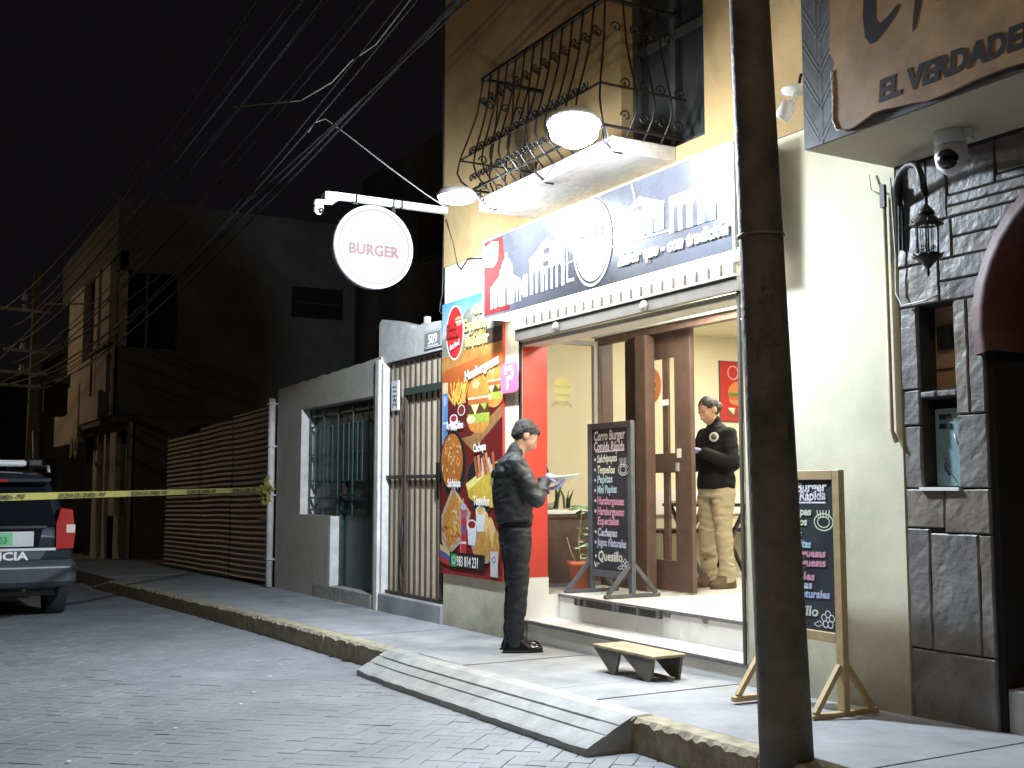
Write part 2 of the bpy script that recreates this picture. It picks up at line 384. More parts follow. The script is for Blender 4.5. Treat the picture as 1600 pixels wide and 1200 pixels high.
for z in (3.5, 4.3, 5.1): mb.box((DL + .06, WY + .095, z - .03), (DR - .06, WY + .118, z + .03))
mb.build('door_frame', M_darkc, d)
mb = MB(); mb.box((XL - .02, WY - .03, 6.4), (XR + 3.5, 9, 6.5)); mb.build('roof_slab', M_darkc, bld)
# balcony slab
mb = MB(); mb.box((-7.63, 4.02, 3.36), (-5.8, WY - .012, 3.46), c=.006); sl = mb.build('balcony_slab', M_white, bld)
# balcony railing
def belly(h):  # outward offset of railing against height above slab (0..0.93)
    t = h / .93
    return lerp_tab(t, [0, .05, .13, .22, .34, .5, .7, 1], [.0, .05, .12, .15, .13, .085, .035, 0])
rail = thing('balcony_railing', 'curved wrought iron balcony railing bellied out at the bottom with scrolls', 'railing', (-6.7, 4.0, 3.46))
zb = 3.44; H = .93; YF = 3.985; RX0, RX1 = -7.5, -5.82
def scroll(mb, c, U, s, r=.006, flip=1):
    pts = []
    for i in range(22):
        a = i / 21 * 2.3 * math.pi; q = s * (1 - .8 * i / 21)
        pts.append(Vector(c) + Vector(U) * (q * math.cos(a) * flip) + ZA * (q * math.sin(a)))
    mb.tube(pts, r, n=5)
mb = MB(); mb.bar((RX0 - .01, YF, zb + H), (RX1 + .01, YF, zb + H), .035, .02); mb.bar((RX0, YF, zb + H), (RX0, WY - .01, zb + H), .035, .02); mb.bar((RX1, YF, zb + H), (RX1, WY - .01, zb + H), .035, .02)
mb.build('top_rail', M_iron, rail)
mb = MB()
for h, th in ((.30, .012), (.06, .016)):
    o_ = belly(h); mb.bar((RX0 - o_, YF - o_, zb + h), (RX1 + o_, YF - o_, zb + h), th, th); mb.bar((RX0 - o_, YF - o_, zb + h), (RX0 - o_, WY - .01, zb + h), th, th); mb.bar((RX1 + o_, YF - o_, zb + h), (RX1 + o_, WY - .01, zb + h), th, th)
mb.build('bottom_rail', M_iron, rail)
hs = [H * i / 14 for i in range(15)]
nb = 14
for i in range(nb):
    x = RX0 + (RX1 - RX0) * i / (nb - 1); mb = MB()
    mb.tube([(x + (-belly(h) if i == 0 else belly(h) if i == nb - 1 else 0), YF - belly(h), zb + h) for h in hs], .0075, n=5); mb.build('baluster', M_iron, rail)
for sx, x0 in ((-1, RX0), (1, RX1)):
    for j in range(1, 4):
        y = YF + (WY - YF) * j / 4; mb = MB(); mb.tube([(x0 + sx * belly(h), y, zb + h) for h in hs], .0075, n=5); mb.build('baluster', M_iron, rail)
for i in range(nb - 1):
    x = RX0 + (RX1 - RX0) * (i + .5) / (nb - 1); w = (RX1 - RX0) / (nb - 1)
    for h in (.74, .33, .12):
        mb = MB(); s = w * .26; y = YF - belly(h)
        scroll(mb, (x - s * .8, y, zb + h), XA, s); scroll(mb, (x + s * .8, y, zb + h - (.04 if h > .5 else 0)), XA, s, flip=-1)
        mb.build('scroll', M_iron, rail)
for sx, x0 in ((-1, RX0), (1, RX1)):
    for j in range(4):
        y = YF + (WY - YF) * (j + .5) / 4
        for h in (.74, .33, .12):
            mb = MB(); scroll(mb, (x0 + sx * belly(h), y, zb + h), YA, .04, flip=1 if j % 2 else -1); mb.build('scroll', M_iron, rail)
for x in (RX0, -6.66, RX1):
    mb = MB(); mb.tube([(x, YF - .02, zb + .06), (x, YF - .03, zb - .02), (x, YF + .06, zb - .08), (x, YF + .12, zb - .08)], .01, n=5); mb.build('foot_bracket', M_iron, rail)

# landing and steps
fl = .36
stp = MB()
st = thing('entrance_steps', 'white tiled steps with grey nosing leading up into the restaurant', 'steps', (-6.5, 4.6, 0))
mb = MB(); mb.box((OL - .01, 4.60, -.2), (OR, 4.92, .145)); mb.build('lower_riser_core', M_darkc, st)
xt = [OL, -7.53, -6.74, -5.95, OR]
for a, b in zip(xt, xt[1:]):
    MB().box((a + .0015, 4.594, -.1), (b - .0015, 4.604, .148)).build('tile', M_step, st)
xt2 = [OL, -7.3, -6.7, -6.1, -5.5, OR]
for a, b in zip(xt2, xt2[1:]):
    MB().box((a + .0015, 4.585, .146), (b - .0015, 4.90, .166), c=.003).build('tile', M_step, st)
    MB().box((a - .1 + .0015, 4.895, .167), (b - .1 - .0015, 4.905, .335)).build('tile', M_step, st)
MB().box((OL, 4.572, .140), (OR, 4.584, .168), c=.004).build('nosing', M_trim, st)
MB().box((OL - .0, 4.878, .336), (OR, 4.892, .362), c=.004).build('nosing', M_trim, st)
# landing
mb = MB(); mb.box((-9.14, 4.906, -.1), (-3.6, 10, fl - .012)); mb.build('landing_core', M_darkc, st)
for i in range(9):
    for j in range(5):
        x0 = -9.14 + i * .6; y0 = 4.893 + j * .6
        if x0 > -4.3: continue
        MB().box((x0 + .001, y0 + .001, fl - .012), (x0 + .599, y0 + .599, fl)).build('floor_tile', M_step, st)
# steel channel bolted on the step edge
ch = thing('steel_channel', 'scuffed grey steel channel fixed along the upper step edge', 'steel rail', (-7.0, 4.87, .3))
mb = MB(); mb.box((-7.58, 4.85, .295), (-6.47, 4.876, .345)); mb.box((-7.58, 4.835, .345), (-6.47, 4.876, .352)); mb.build('channel', mat('channel_steel', (.055, .057, .06), .5, metal=.3, var=.4, vs=20), ch)
for x in (-7.5, -7.42, -7.02, -6.98, -6.72, -6.49): MB().box((x, 4.83, .30), (x + .02, 4.85, .36)).build('clip', M_trim, ch)
# damaged filler right of the channel
rs = random.Random(4)
for k, (x, w) in enumerate([(-6.43, .08), (-6.02, .06), (-5.5, .1)]):
    mb = MB(); mb.prism([(x - w / 2, .34), (x + w / 2, .342), (x + w * .3, .31), (x + w * .05, .305), (x - w * .25, .31)], (0, 4.895, 0), XA, ZA, -YA, .012); mb.build('mortar_patch', M_trim, st)

# interior
mb = MB(); mb.box((-9.14, 10.0, 0), (-3.5, 10.1, 2.9)); mb.box((-3.6, 4.75, 0), (-3.5, 10, 2.9)); mb.build('room_wall', M_room, bld)
mb = MB(); mb.box((-9.139, WY + .21, 0), (-9.10, 10, 2.9)); mb.build('room_wall', M_room, bld)
mb = MB(); mb.box((-9.139, WY + .205, 2.78), (-3.5, 10, 2.84)); mb.build('ceiling', M_room, bld)
mb = MB(); mb.box((OR, 4.745, .36), (OR + .1, 5.6, 2.77)); mb.build('porch_wall', M_room, bld)
# red reveal with white plinth
M_sh_guide = mat('grey_brown_metal', (.09, .085, .078), .5, metal=.2, var=.2)
mb = MB(); mb.box((OL - .10, WY + .01, .50), (OL + .006, 4.78, 2.45)); mb.build('red_reveal', M_red, bld)
mb = MB(); mb.box((OL - .11, WY - .004, .165), (OL + .012, 4.785, .497)); mb.build('plinth', M_step, bld)
MB().box((OL - .11, 4.787, .165), (OL + .004, 4.903, .358)).build('plinth', M_step, bld)
MB().box((OL - .012, WY - .018, .5), (OL + .012, WY - .002, 2.45)).build('shutter_guide', M_blackp, bld)
MB().box((OR - .02, WY - .02, .17), (OR + .0, WY - .002, 2.45)).build('shutter_guide', M_sh_guide, bld)
# shutter housing
sh = thing('roller_shutter', 'half rolled up grey metal roller shutter above the shop entrance', 'shutter', (-6.5, WY, 2.45))
nsl = 44
for i in range(nsl):
    x = OL + .02 + (OR - OL - .04) * i / nsl; w = (OR - OL - .04) / nsl
    MB().box((x + .004, WY - .03 - (.012 if i % 2 else 0), 2.505), (x + w - .004, WY - .01, 2.58)).build('shutter_slat', mat('shutter_slat_metal', (.13, .125, .115), .5, metal=.2, var=.25, vs=12), sh)
M_sh = mat('shutter_steel', (.22, .22, .215), .5, metal=.2, var=.15, vs=8)
MB().box((OL - .03, WY - .07, 2.485), (OR + .02, WY - .012, 2.503)).build('guide_rail', M_sh, sh)
MB().box((OL - .03, WY - .045, 2.40), (OR + .02, WY - .005, 2.482)).build('end_rail', M_sh, sh)
MB().box((OL, WY + .0, 2.36), (OR, WY + .19, 2.40), c=.006).build('bottom_bar', mat('cream_metal', (.6, .56, .46), .5, var=.05), sh)
for x in (-7.25, -6.12): MB().lathe([(.035, 0), (.04, .008), (.03, .02)], (x, WY - .046, 2.44), (0, -1, 0)).build('lock', M_zinc, sh)
# beam with lit cover over the screen
MB().box((-8.45, 5.60, 2.56), (-5.25, 5.72, 2.62), c=.006).build('door_header', M_step, bld)
MB().box((-8.45, 5.64, 2.50), (-5.25, 5.72, 2.558)).build('door_track', M_wood, bld)
MB().box((-8.45, 5.66, 2.622), (-5.25, 5.72, 2.78)).build('transom', M_room, bld)
# display window on the left (plane X=-8.4)
vit = thing('display_window', 'side shop window with burger sticker above a brown wood panel', 'shop window', (-8.4, 5.2, fl))
MB().box((-8.46, 4.76, fl), (-8.40, 5.64, .98)).build('panel', M_wood, vit)
MB().box((-8.47, 4.76, .955), (-8.385, 5.64, .985)).build('top_rail', M_wood, vit)
MB().box((-8.62, 4.76, .986), (-8.375, 5.64, 1.02), c=.005).build('sill', M_plastic, vit)
MB().box((-8.405, 4.76, fl), (-8.37, 5.64, .395)).build('skirting', M_trim, vit)
MB().box((-8.43, 4.78, 1.021), (-8.424, 5.64, 2.49)).build('pane', M_glass, vit)
MB().box((-8.45, 4.76, 2.49), (-8.40, 5.64, 2.53)).build('head_rail', M_zinc, vit)
MB().box((-8.47, 5.64, fl), (-8.39, 5.80, 2.52), c=.004).build('corner_post', M_wood, vit)
MB().box((-8.445, 5.60, 1.021), (-8.40, 5.639, 2.49)).build('side_rail', M_zinc, vit)
# burger sticker on the pane
P = Print((-8.422, 5.27, 2.02), YA, ZA)
sb = flat((.62, .55, .22)); sb2 = flat((.45, .42, .2))
P.ell(0, .10, .08, .07, sb, a0=0, a1=180).rect(-.085, .07, .085, .10, sb2).rect(-.08, .03, .08, .065, sb).rect(-.085, .0, .085, .025, sb2).ell(0, 0, .075, .035, sb, a0=180, a1=360)
P.line([(-.1, -.09), (-.06, -.05), (.06, -.05), (.1, -.09)], .02, sb2); P.line([(-.06, -.07), (.05, -.07)], .02, sb2)
P.build('burger_sticker', vit)
Print((-8.422, 5.0, 1.62), YA, ZA).ell(0, 0, .028, .028, flat((.8, .8, .7))).build('round_sticker', vit)
# screen panel
scr = thing('screen_panel', 'low dark wood panel with glass above beside the door post', 'glazed screen', (-8.0, 5.68, fl))
MB().box((-8.39, 5.655, fl), (-7.78, 5.69, 1.0)).build('panel', M_wood, scr)
MB().box((-8.39, 5.64, 1.0), (-7.78, 5.70, 1.03)).build('rail', M_wood, scr)
MB().box((-8.39, 5.67, 1.031), (-7.78, 5.676, 2.5)).build('pane', M_glass, scr)
MB().box((-7.78, 5.60, fl), (-7.63, 5.70, 2.5), c=.005).build('post', M_wood, scr)
# sliding door
dr = thing('sliding_door', 'dark wood sliding door with two tall glazed openings and a round orange sticker', 'door', (-7.66, 5.77, fl))
DX0, DX1, DY0, DY1 = -8.13, -7.215, 5.745, 5.79
gx0, gx1 = -7.95, -7.43
MB().box((DX0, DY0, fl + .012), (gx0, DY1, 2.52), c=.004).build('stile', M_wood, dr)
MB().box((gx1, DY0, fl + .012), (DX1, DY1, 2.52), c=.004).build('stile', M_wood, dr)
for a, b in ((fl + .012, .62), (1.34, 1.50), (2.30, 2.52)): MB().box((gx0, DY0 + .003, a), (gx1, DY1 - .003, b), c=.003).build('rail', M_wood, dr)
MB().box((-7.6, DY0 + .01, .62), (-7.53, DY1 - .01, 1.34)).build('muntin', M_wood, dr)
MB().box((-7.6, DY0 + .01, 1.50), (-7.53, DY1 - .01, 2.30)).build('muntin', M_wood, dr)
MB().box((gx0, 5.765, .62), (gx1, 5.769, 1.34)).build('pane', M_glass, dr)
MB().box((gx0, 5.765, 1.50), (gx1, 5.769, 2.30)).build('pane', M_glass, dr)
P = Print((-7.74, DY0 - .002, 2.08), XA, ZA); P.ell(0, 0, .15, .16, flat((.75, .6, .45))).ell(0, 0, .14, .15, flat((.55, .2, .08))).ell(0, .03, .07, .04, flat((.7, .4, .15)), a0=0, a1=180).rect(-.07, -.01, .07, .02, flat((.35, .15, .05))).ell(0, -.02, .07, .03, flat((.7, .4, .15)), a0=180, a1=360)
P.build('round_sticker', dr)
Print((-7.40, DY0 - .002, 1.46), XA, ZA).rect(0, 0, .06, .075, flat((.8, .78, .7))).build('paper_tag', dr)
Print((-7.63, DY0 - .002, 1.9), XA, ZA).rect(0, 0, .13, .05, flat((.8, .8, .78))).build('open_tag', dr)
MB().box((-7.40, DY0 - .02, 1.35), (-7.37, DY0 - .001, 1.42)).build('handle', M_zinc, dr)
# poster on the room's left wall
ip = thing('wall_poster', 'small red menu poster with a burger hanging inside on the cream wall', 'poster', (-9.09, 7.85, 1.93))
MB().box((-9.098, 7.62, 1.90), (-9.085, 8.15, 2.54)).build('backing', M_wood, ip)
P = Print((-9.084, 7.62, 1.90), YA, ZA)
P.rect(.01, .01, .52, .63, flat((.45, .02, .02))); P.ring(.18, .52, .075, .075, .012, flat((.8, .4, .35)))
P.ell(.26, .31, .15, .12, flat((.6, .22, .06)), a0=0, a1=180).rect(.11, .27, .41, .31, flat((.12, .2, .03))).rect(.12, .235, .40, .27, flat((.5, .12, .03))).ell(.26, .235, .14, .06, flat((.55, .25, .08)), a0=180, a1=360)
P.ell(.16, .09, .08, .05, flat((.25, .05, .03))).ell(.32, .09, .1, .06, flat((.2, .06, .03))).poly([(.1, .15), (.2, .15), (.18, .08)], flat((.8, .7, .6)))
P.build('poster_print', ip)
text('poster_lettering', 'Menú', .1, (-9.081, 7.92, 2.40), YA, ZA, flat((.85, .8, .8)), ip, shear=.2)
# tables inside
for k, (x, y, lab) in enumerate(((-8.55, 7.0, 'small table with black crossed legs left of the woman inside'), (-7.25, 7.9, 'small table with black crossed legs behind the woman inside'))):
    tb = thing('dining_table', lab, 'table', (x, y, fl), group='tables inside the restaurant')
    MB().box((x - .3, y - .3, 1.07), (x + .3, y + .3, 1.10), c=.004).build('tabletop', M_plastic, tb)
    MB().box((x - .31, y - .31, 1.04), (x + .31, y + .31, 1.069)).build('apron', M_blackp, tb)
    for sx in (-1, 1):
        for a, b in ((-1, 1), (1, -1)): MB().bar((x + a * .24, y + sx * .26, fl), (x + b * .24, y + sx * .26, 1.04), .03, .03).build('leg', M_blackp, tb)
bn = thing('bench_seat', 'black bench standing against the cream wall behind the woman', 'bench', (-8.75, 7.9, fl))
MB().box((-9.08, 6.6, .78), (-8.75, 9.0, .82)).build('seat', M_blackp, bn)
for y in (6.65, 7.4, 8.2, 8.95): MB().box((-8.80, y, fl), (-8.76, y + .04, .78)).build('leg', M_blackp, bn)
MB().box((-9.095, 6.6, .95), (-9.07, 9.0, 1.2)).build('backrest', M_plastic, bn)

# snake plant on the sill
sp = thing('snake_plant', 'spiky snake plant in the side shop window behind glass', 'plant', (-8.6, 5.2, 1.02))
MB().lathe([(.06, 0), (.075, .06), (.07, .06)], (-8.58, 5.2, 1.021)).build('planter', M_plastic, sp)
rs = random.Random(3)
for k in range(13):
    y = 5.02 + rs.random() * .42; h = .1 + rs.random() * .15; lean = rs.uniform(-.1, .1); w = .016 + rs.random() * .012; x = -8.60 + rs.uniform(-.05, .03)
    pts = [(0, 0), (w, 0), (w * 1.15, h * .45), (w * .5 + lean * .6, h), (-.15 * w, h * .45)]
    MB().prism([(u + lean * v, v) for u, v in pts], (x, y, 1.03), YA, ZA, XA, .005).build('leaf', mat('snake_leaf', (.10, .15, .07), .5, var=.5, vs=30), sp)

# potted plant
pt = thing('potted_plant', 'leggy pale green plant in a terracotta pot beside the chalkboard', 'potted plant', (-8.02, 5.22, fl))
MB().lathe([(.085, 0), (.12, .2), (.135, .2), (.138, .245), (.125, .245), (.12, .2)], (-8.02, 5.22, fl), n=24).build('pot', M_terra, pt)
MB().lathe([(.118, 0), (.118, .004)], (-8.02, 5.22, fl + .215)).build('soil', M_darkc, pt)
stems = [[(-8.03, 5.22, .56), (-8.05, 5.20, .75), (-8.02, 5.20, .92), (-8.0, 5.2, 1.02)], [(-8.0, 5.23, .56), (-7.96, 5.24, .72), (-7.93, 5.24, .85)], [(-8.07, 5.2, .56), (-8.13, 5.17, .68), (-8.16, 5.15, .8)], [(-8.02, 5.2, .56), (-7.99, 5.18, .66)]]
for s_ in stems: MB().tube(s_, [.007, .006, .005, .004][:len(s_)], n=5).build('stem', M_pale, pt)
def leaf(mb, c, dirv, s, w=.6, droop=.3):
    d = Vector(dirv).normalized(); side = d.cross(ZA).normalized(); c = Vector(c); vs = []
    prof = [(0, 0), (.25, .8), (.5, 1), (.75, .75), (1, 0)]
    for t, q in prof:
        p = c + d * s * t - ZA * droop * s * t * t; vs += [p - side * s * w * .5 * q - ZA * .12 * s * q, p, p + side * s * w * .5 * q - ZA * .12 * s * q]
    mb.add(vs, [(3 * i + j, 3 * i + j + 1, 3 * i + j + 4, 3 * i + j + 3) for i in range(4) for j in range(2)])
rs = random.Random(5)
for top, n_, s_, m_ in (((-8.0, 5.2, 1.02), 11, .12, M_foliage), ((-7.93, 5.24, .85), 8, .08, M_pale), ((-7.98, 5.2, .72), 10, .08, M_pale), ((-7.95, 5.22, .62), 10, .08, M_pale), ((-8.02, 5.2, .9), 4, .06, M_foliage)):
    for k in range(n_):
        a = rs.random() * 6.3; mb = MB(); leaf(mb, Vector(top) + Vector((rs.uniform(-.03, .03), rs.uniform(-.03, .03), rs.uniform(-.03, .04))), (math.cos(a), math.sin(a), rs.uniform(-.1, .5)), s_ * rs.uniform(.7, 1.2)); mb.build('leaf', m_, pt)

# ---------------------------------------------------------------- big sign box
sg = thing('shop_sign', 'long illuminated restaurant sign with round burger logo and white arches', 'sign', (-6.5, 4.28, 2.585))
SX0, SX1, SY0, SY1, SZ0, SZ1 = -8.04, -4.95, 4.28, 4.525, 2.585, 3.215
mb = MB(); mb.box((SX0, SY0 + .01, SZ0 + .012), (SX1, SY1, SZ1)); mb.build('sign_box', M_zinc, sg)
M_signface = mat('sign_vinyl', (.075, .08, .10), .28, var=.25, vs=1.2, spec=.8)
M_signred = mat('sign_vinyl_red', (.15, .02, .02), .22, var=.3, vs=2)
mb = MB(); mb.box((SX0 - .005, SY0, SZ0), (SX1 + .005, SY0 + .01, SZ1 + .005)); mb.build('sign_face', M_signface, sg)
for x in (SX0, SX1):
    MB().box((x - .008, SY0 - .004, SZ0 - .004), (x + .008, SY0 + .016, SZ1 + .01)).build('edge_trim', M_plastic, sg)
MB().box((SX0 + .009, SY0 - .004, SZ1 + .006), (SX1 - .009, SY0 + .016, SZ1 + .014)).build('edge_trim', M_plastic, sg)
for a, b in ((SX0 + .01, -7.03), (-7.02, -5.99), (-5.98, SX1 - .01)):
    MB().box((a, SY0 + .012, SZ0), (b, SY1 - .02, SZ0 + .011)).build('light_panel', mat('sign_underlight', (.9, .9, .9), .5, var=0, emit=(1, .98, .95), es=7.5), sg)
wh = flat((.82, .84, .86), .3, .25)
P = Print((SX0, SY0 - .001, SZ0), XA, ZA); P.U *= 1.055; P.V *= 1.06
P.poly([(0, .02), (.42, .02), (.36, .3), (.30, .59), (0, .59)], M_signred)
P.poly([(.02, .40), (.16, .38), (.23, .42), (.24, .56), (.14, .58), (.02, .55)], flat((.75, .62, .2), .3, .3)); P.poly([(.03, .455), (.15, .44), (.23, .465), (.23, .515), (.14, .525), (.03, .50)], flat((.08, .1, .25)))
# cathedral
def arch(u, v, w, h, m):
    P.poly([(u - w / 2, v), (u + w / 2, v), (u + w / 2, v + h - w / 2)] + [(u + w / 2 * math.cos(a), v + h - w / 2 + w / 2 * math.sin(a)) for a in [R(30), R(60), R(90), R(120), R(150)]] + [(u - w / 2, v + h - w / 2)], m)
dk = M_signface
P.rect(.12, .06, .58, .22, wh); P.poly([(.12, .22), (.34, .33), (.58, .22)], wh); P.rect(.27, .2, .46, .34, wh); P.ell(.365, .34, .07, .07, wh, a0=0, a1=180); P.rect(.35, .4, .38, .45, wh)
for u in (.17, .23, .50, .55): arch(u, .06, .035, .1, dk)
arch(.365, .06, .05, .14, dk); P.ell(.365, .27, .02, .025, dk)
P.rect(.62, .08, .68, .24, wh); P.rect(.60, .10, .62, .2, wh)
# second arches building
P.rect(.72, .08, 1.18, .33, wh); P.poly([(.70, .33), (.95, .45), (1.2, .33)], wh); P.ell(.95, .36, .05, .025, dk)
for u in (.78, .85, .98, 1.05, 1.12): arch(u, .08, .045, .16, dk)
arch(.92, .08, .03, .12, dk); P.rect(.9, .25, .98, .29, dk)
P.line([(1.22, .3), (1.22, .1), (1.3, .1)], .02, wh)
P.line([(1.2, .22), (1.5, .24), (2.4, .22)], .01, wh)
# third building and slogan
P.rect(1.86, .24, 2.3, .40, wh); P.poly([(1.84, .40), (2.06, .49), (2.32, .40)], wh); P.ell(2.04, .42, .06, .02, dk); P.ell(2.04, .32, .025, .03, dk)
for u in (1.92, 1.98, 2.12, 2.2): arch(u, .24, .03, .09, dk)
P.rect(2.36, .2, 2.78, .42, wh)
for u in (2.42, 2.5, 2.6, 2.7): arch(u, .2, .045, .15, dk)
P.line([(1.98, .585), (2.01, .50), (2.0, .45)], .008, wh)
# logo
P.ell(1.53, .30, .23, .285, wh, n=40).ell(1.53, .30, .215, .268, flat((.05, .05, .07), .3), n=40).ell(1.53, .30, .2, .25, wh, n=40)
P.ell(1.53, .30, .19, .24, flat((.62, .05, .04), .3, .2), n=40, a0=10, a1=170).ring(1.53, .575, .035, .03, .01, wh)
P.build('sign_print', sg)
lt = flat((.16, .08, .09), .4)
text('sign_lettering', 'CERRO', .10, (SX0 + 1.615, SY0 - .013, SZ0 + .355), XA, ZA, lt, sg, 'CENTER', bold=.004, xs=.85)
text('sign_lettering', 'BURGER', .10, (SX0 + 1.615, SY0 - .013, SZ0 + .255), XA, ZA, lt, sg, 'CENTER', bold=.004, xs=.85)
text('sign_lettering', 'Sabor que - con tradición', .115, (SX0 + 1.93, SY0 - .013, SZ0 + .10), XA, ZA, wh, sg, bold=.005, shear=.2, fit=1.12)

# ---------------------------------------------------------------- food poster on the facade
ps = thing('food_poster', 'tall red printed menu banner with burgers and fries on the facade', 'poster', (-8.7, WY, .45))
PX0, PX1, PZ0, PZ1 = -9.285, -8.14, .45, 2.90
MB().box((PX0, WY - .025, PZ0), (PX1, WY - .002, PZ1)).build('backing', M_red, ps)
P = Print((PX0, WY - .0262, PZ0), XA, ZA, .00005); PWd = PX1 - PX0; PH = PZ1 - PZ0
def banded(name, c1, c2, horiz, z0, z1):
    m = bpy.data.materials.new(name); m.use_nodes = True; nt = m.node_tree; b = nt.nodes['Principled BSDF']; b.inputs['Roughness'].default_value = .4
    g = nt.nodes.new('ShaderNodeNewGeometry'); sx = nt.nodes.new('ShaderNodeSeparateXYZ'); nt.links.new(g.outputs['Position'], sx.inputs[0])
    n = nt.nodes.new('ShaderNodeTexNoise'); n.inputs['Scale'].default_value = 5; n.inputs['Detail'].default_value = 5; nt.links.new(g.outputs['Position'], n.inputs['Vector'])
    ad = nt.nodes.new('ShaderNodeMath'); ad.operation = 'MULTIPLY_ADD'; ad.inputs[1].default_value = .25; nt.links.new(n.outputs['Fac'], ad.inputs[0]); nt.links.new(sx.outputs['Z'], ad.inputs[2])
    mr = nt.nodes.new('ShaderNodeMapRange'); mr.inputs[1].default_value = z0 + .12; mr.inputs[2].default_value = z1 + .12; nt.links.new(ad.outputs[0], mr.inputs[0])
    r = nt.nodes.new('ShaderNodeMix'); r.data_type = 'RGBA'; r.inputs[6].default_value = (*c1, 1); r.inputs[7].default_value = (*c2, 1); nt.links.new(mr.outputs[0], r.inputs[0]); nt.links.new(r.outputs[2], b.inputs['Base Color'])
    return m
def food(name, c1, c2, sc=28):
    return mat(name, tuple(v * .72 for v in c1), .4, var2=tuple(v * .6 for v in c2), var=.1, vs=sc)
def pf(c): return mat('ink_%02x%02x%02x' % tuple(int(v * 255) for v in c), tuple(v * .78 for v in c), .4, var=.18, vs=30)
m_or = banded('poster_orange', (.28, .03, .015), (.50, .15, .03), 0, 2.0, 2.45)
m_dr = banded('poster_maroon', (.19, .012, .010), (.09, .010, .010), 0, .6, 1.9)
m_sky = banded('poster_sky', (.38, .45, .46), (.08, .27, .48), 0, 2.6, 2.9)
P.rect(0, 0, PWd, 1.75, m_dr); P.rect(0, 1.55, PWd, 1.98, m_or); P.rect(0, 1.95, PWd, PH, m_sky)
mtn = food('poster_mountain', (.42, .40, .33), (.22, .22, .16), 9)
P.poly([(0, 1.95), (PWd, 1.95), (PWd, 2.16), (.95, 2.3), (.72, 2.36), (.5, 2.34), (.3, 2.22), (0, 2.12)], mtn)
P.poly([(.35, 1.95), (PWd, 1.9), (PWd, 2.12), (.9, 2.12), (.7, 2.14), (.45, 2.08)], food('poster_ruin', (.50, .38, .14), (.2, .13, .04), 12))
P.rect(.85, 1.95, PWd, 2.12, food('poster_ruin2', (.10, .07, .05), (.03, .02, .02), 12))
for i in range(5): P.rect(.45, 1.955 + i * .03, .86, 1.963 + i * .03, pf((.62, .5, .22)))
P.poly([(0, 1.82), (.4, 1.86), (PWd, 1.92), (PWd, 1.99), (.6, 1.98), (.2, 1.94), (0, 1.93)], food('poster_ochre', (.6, .3, .08), (.45, .16, .04), 8))
P.ell(.26, 2.16, .175, .25, pf((.85, .82, .8)), n=36).ell(.26, 2.16, .16, .235, pf((.62, .03, .03)), n=36)
P.ell(.33, 2.27, .07, .03, pf((.75, .35, .2)), a0=0, a1=180).rect(.27, 2.24, .40, 2.26, pf((.8, .6, .4))).ell(.33, 2.235, .07, .02, pf((.75, .35, .2)), a0=180, a1=360)
P.rect(.06, 0, PWd, .05, pf((.3, .03, .02)))
bun = food('poster_bun', (.80, .36, .08), (.62, .22, .04), 18); bun2 = pf((.85, .55, .22)); grn = food('poster_lettuce', (.55, .62, .10), (.25, .35, .05), 40); pat = food('poster_patty', (.16, .06, .02), (.08, .03, .015), 60); chs = pf((.85, .70, .35)); brd = food('poster_board', (.42, .22, .08), (.3, .14, .05), 20)
# wooden board + burgers
P.poly([(.40, 1.20), (.62, 1.08), (PWd, 1.36), (PWd, 1.46), (.6, 1.22)], brd)
def burger(u, v, s):
    P.ell(u, v - .10 * s, .17 * s, .09 * s, bun, a0=180, a1=360); P.rect(u - .175 * s, v - .11 * s, u + .175 * s, v - .04 * s, grn)
    P.ell(u - .12 * s, v - .08 * s, .07 * s, .03 * s, chs); P.rect(u - .16 * s, v - .04 * s, u + .16 * s, v + .03 * s, pat); P.poly([(u - .13 * s, v + .04 * s), (u + .02 * s, v + .04 * s), (u - .05 * s, v - .05 * s)], chs); P.poly([(u + .02 * s, v + .04 * s), (u + .15 * s, v + .04 * s), (u + .1 * s, v - .02 * s)], grn)
    P.rect(u - .165 * s, v + .03 * s, u + .165 * s, v + .07 * s, pf((.50, .14, .04))); P.rect(u - .17 * s, v + .07 * s, u + .17 * s, v + .085 * s, pf((.75, .6, .4))); P.ell(u, v + .085 * s, .175 * s, .18 * s, bun, a0=0, a1=180); P.ell(u - .04 * s, v + .18 * s, .06 * s, .03 * s, bun2)
burger(1.0, 1.60, .85); burger(.72, 1.45, 1.15)
# fries
rs = random.Random(8); fr = pf((.85, .50, .10)); fr2 = pf((.7, .33, .05))
for k in range(24):
    u = .33 + rs.uniform(-.12, .14); v = 1.52 + rs.uniform(-.02, .06); a = R(90 + rs.uniform(-55, 55)); P.line([(u, v), (u + .14 * math.cos(a), v + .16 * math.sin(a))], .022, fr if k % 3 else fr2)
def cup(u, v, s, c):
    P.poly([(u - .05 * s, v - .1 * s), (u + .05 * s, v - .1 * s), (u + .07 * s, v + .04 * s), (u - .07 * s, v + .04 * s)], pf((.8, .8, .8))); P.ell(u, v + .04 * s, .07 * s, .035 * s, pf((.85, .85, .85))); P.ell(u, v + .04 * s, .055 * s, .026 * s, c)
cup(.25, 1.34, 1.1, pf((.45, .04, .04))); P.ell(.40, 1.45, .075, .05, pf((.7, .65, .6))).ell(.40, 1.45, .06, .04, pf((.2, .03, .02)))
# blue bottle
P.rect(.02, 1.16, .13, 1.62, pf((.12, .28, .55))).rect(.02, 1.62, .13, 1.72, pf((.75, .6, .35))).rect(.03, 1.34, .12, 1.36, pf((.6, .7, .8))).ell(.075, 1.55, .035, .05, pf((.35, .5, .75))).rect(.02, 1.16, .04, 1.62, pf((.3, .45, .7))).rect(.02, 1.10, .13, 1.16, pf((.5, .25, .1)))
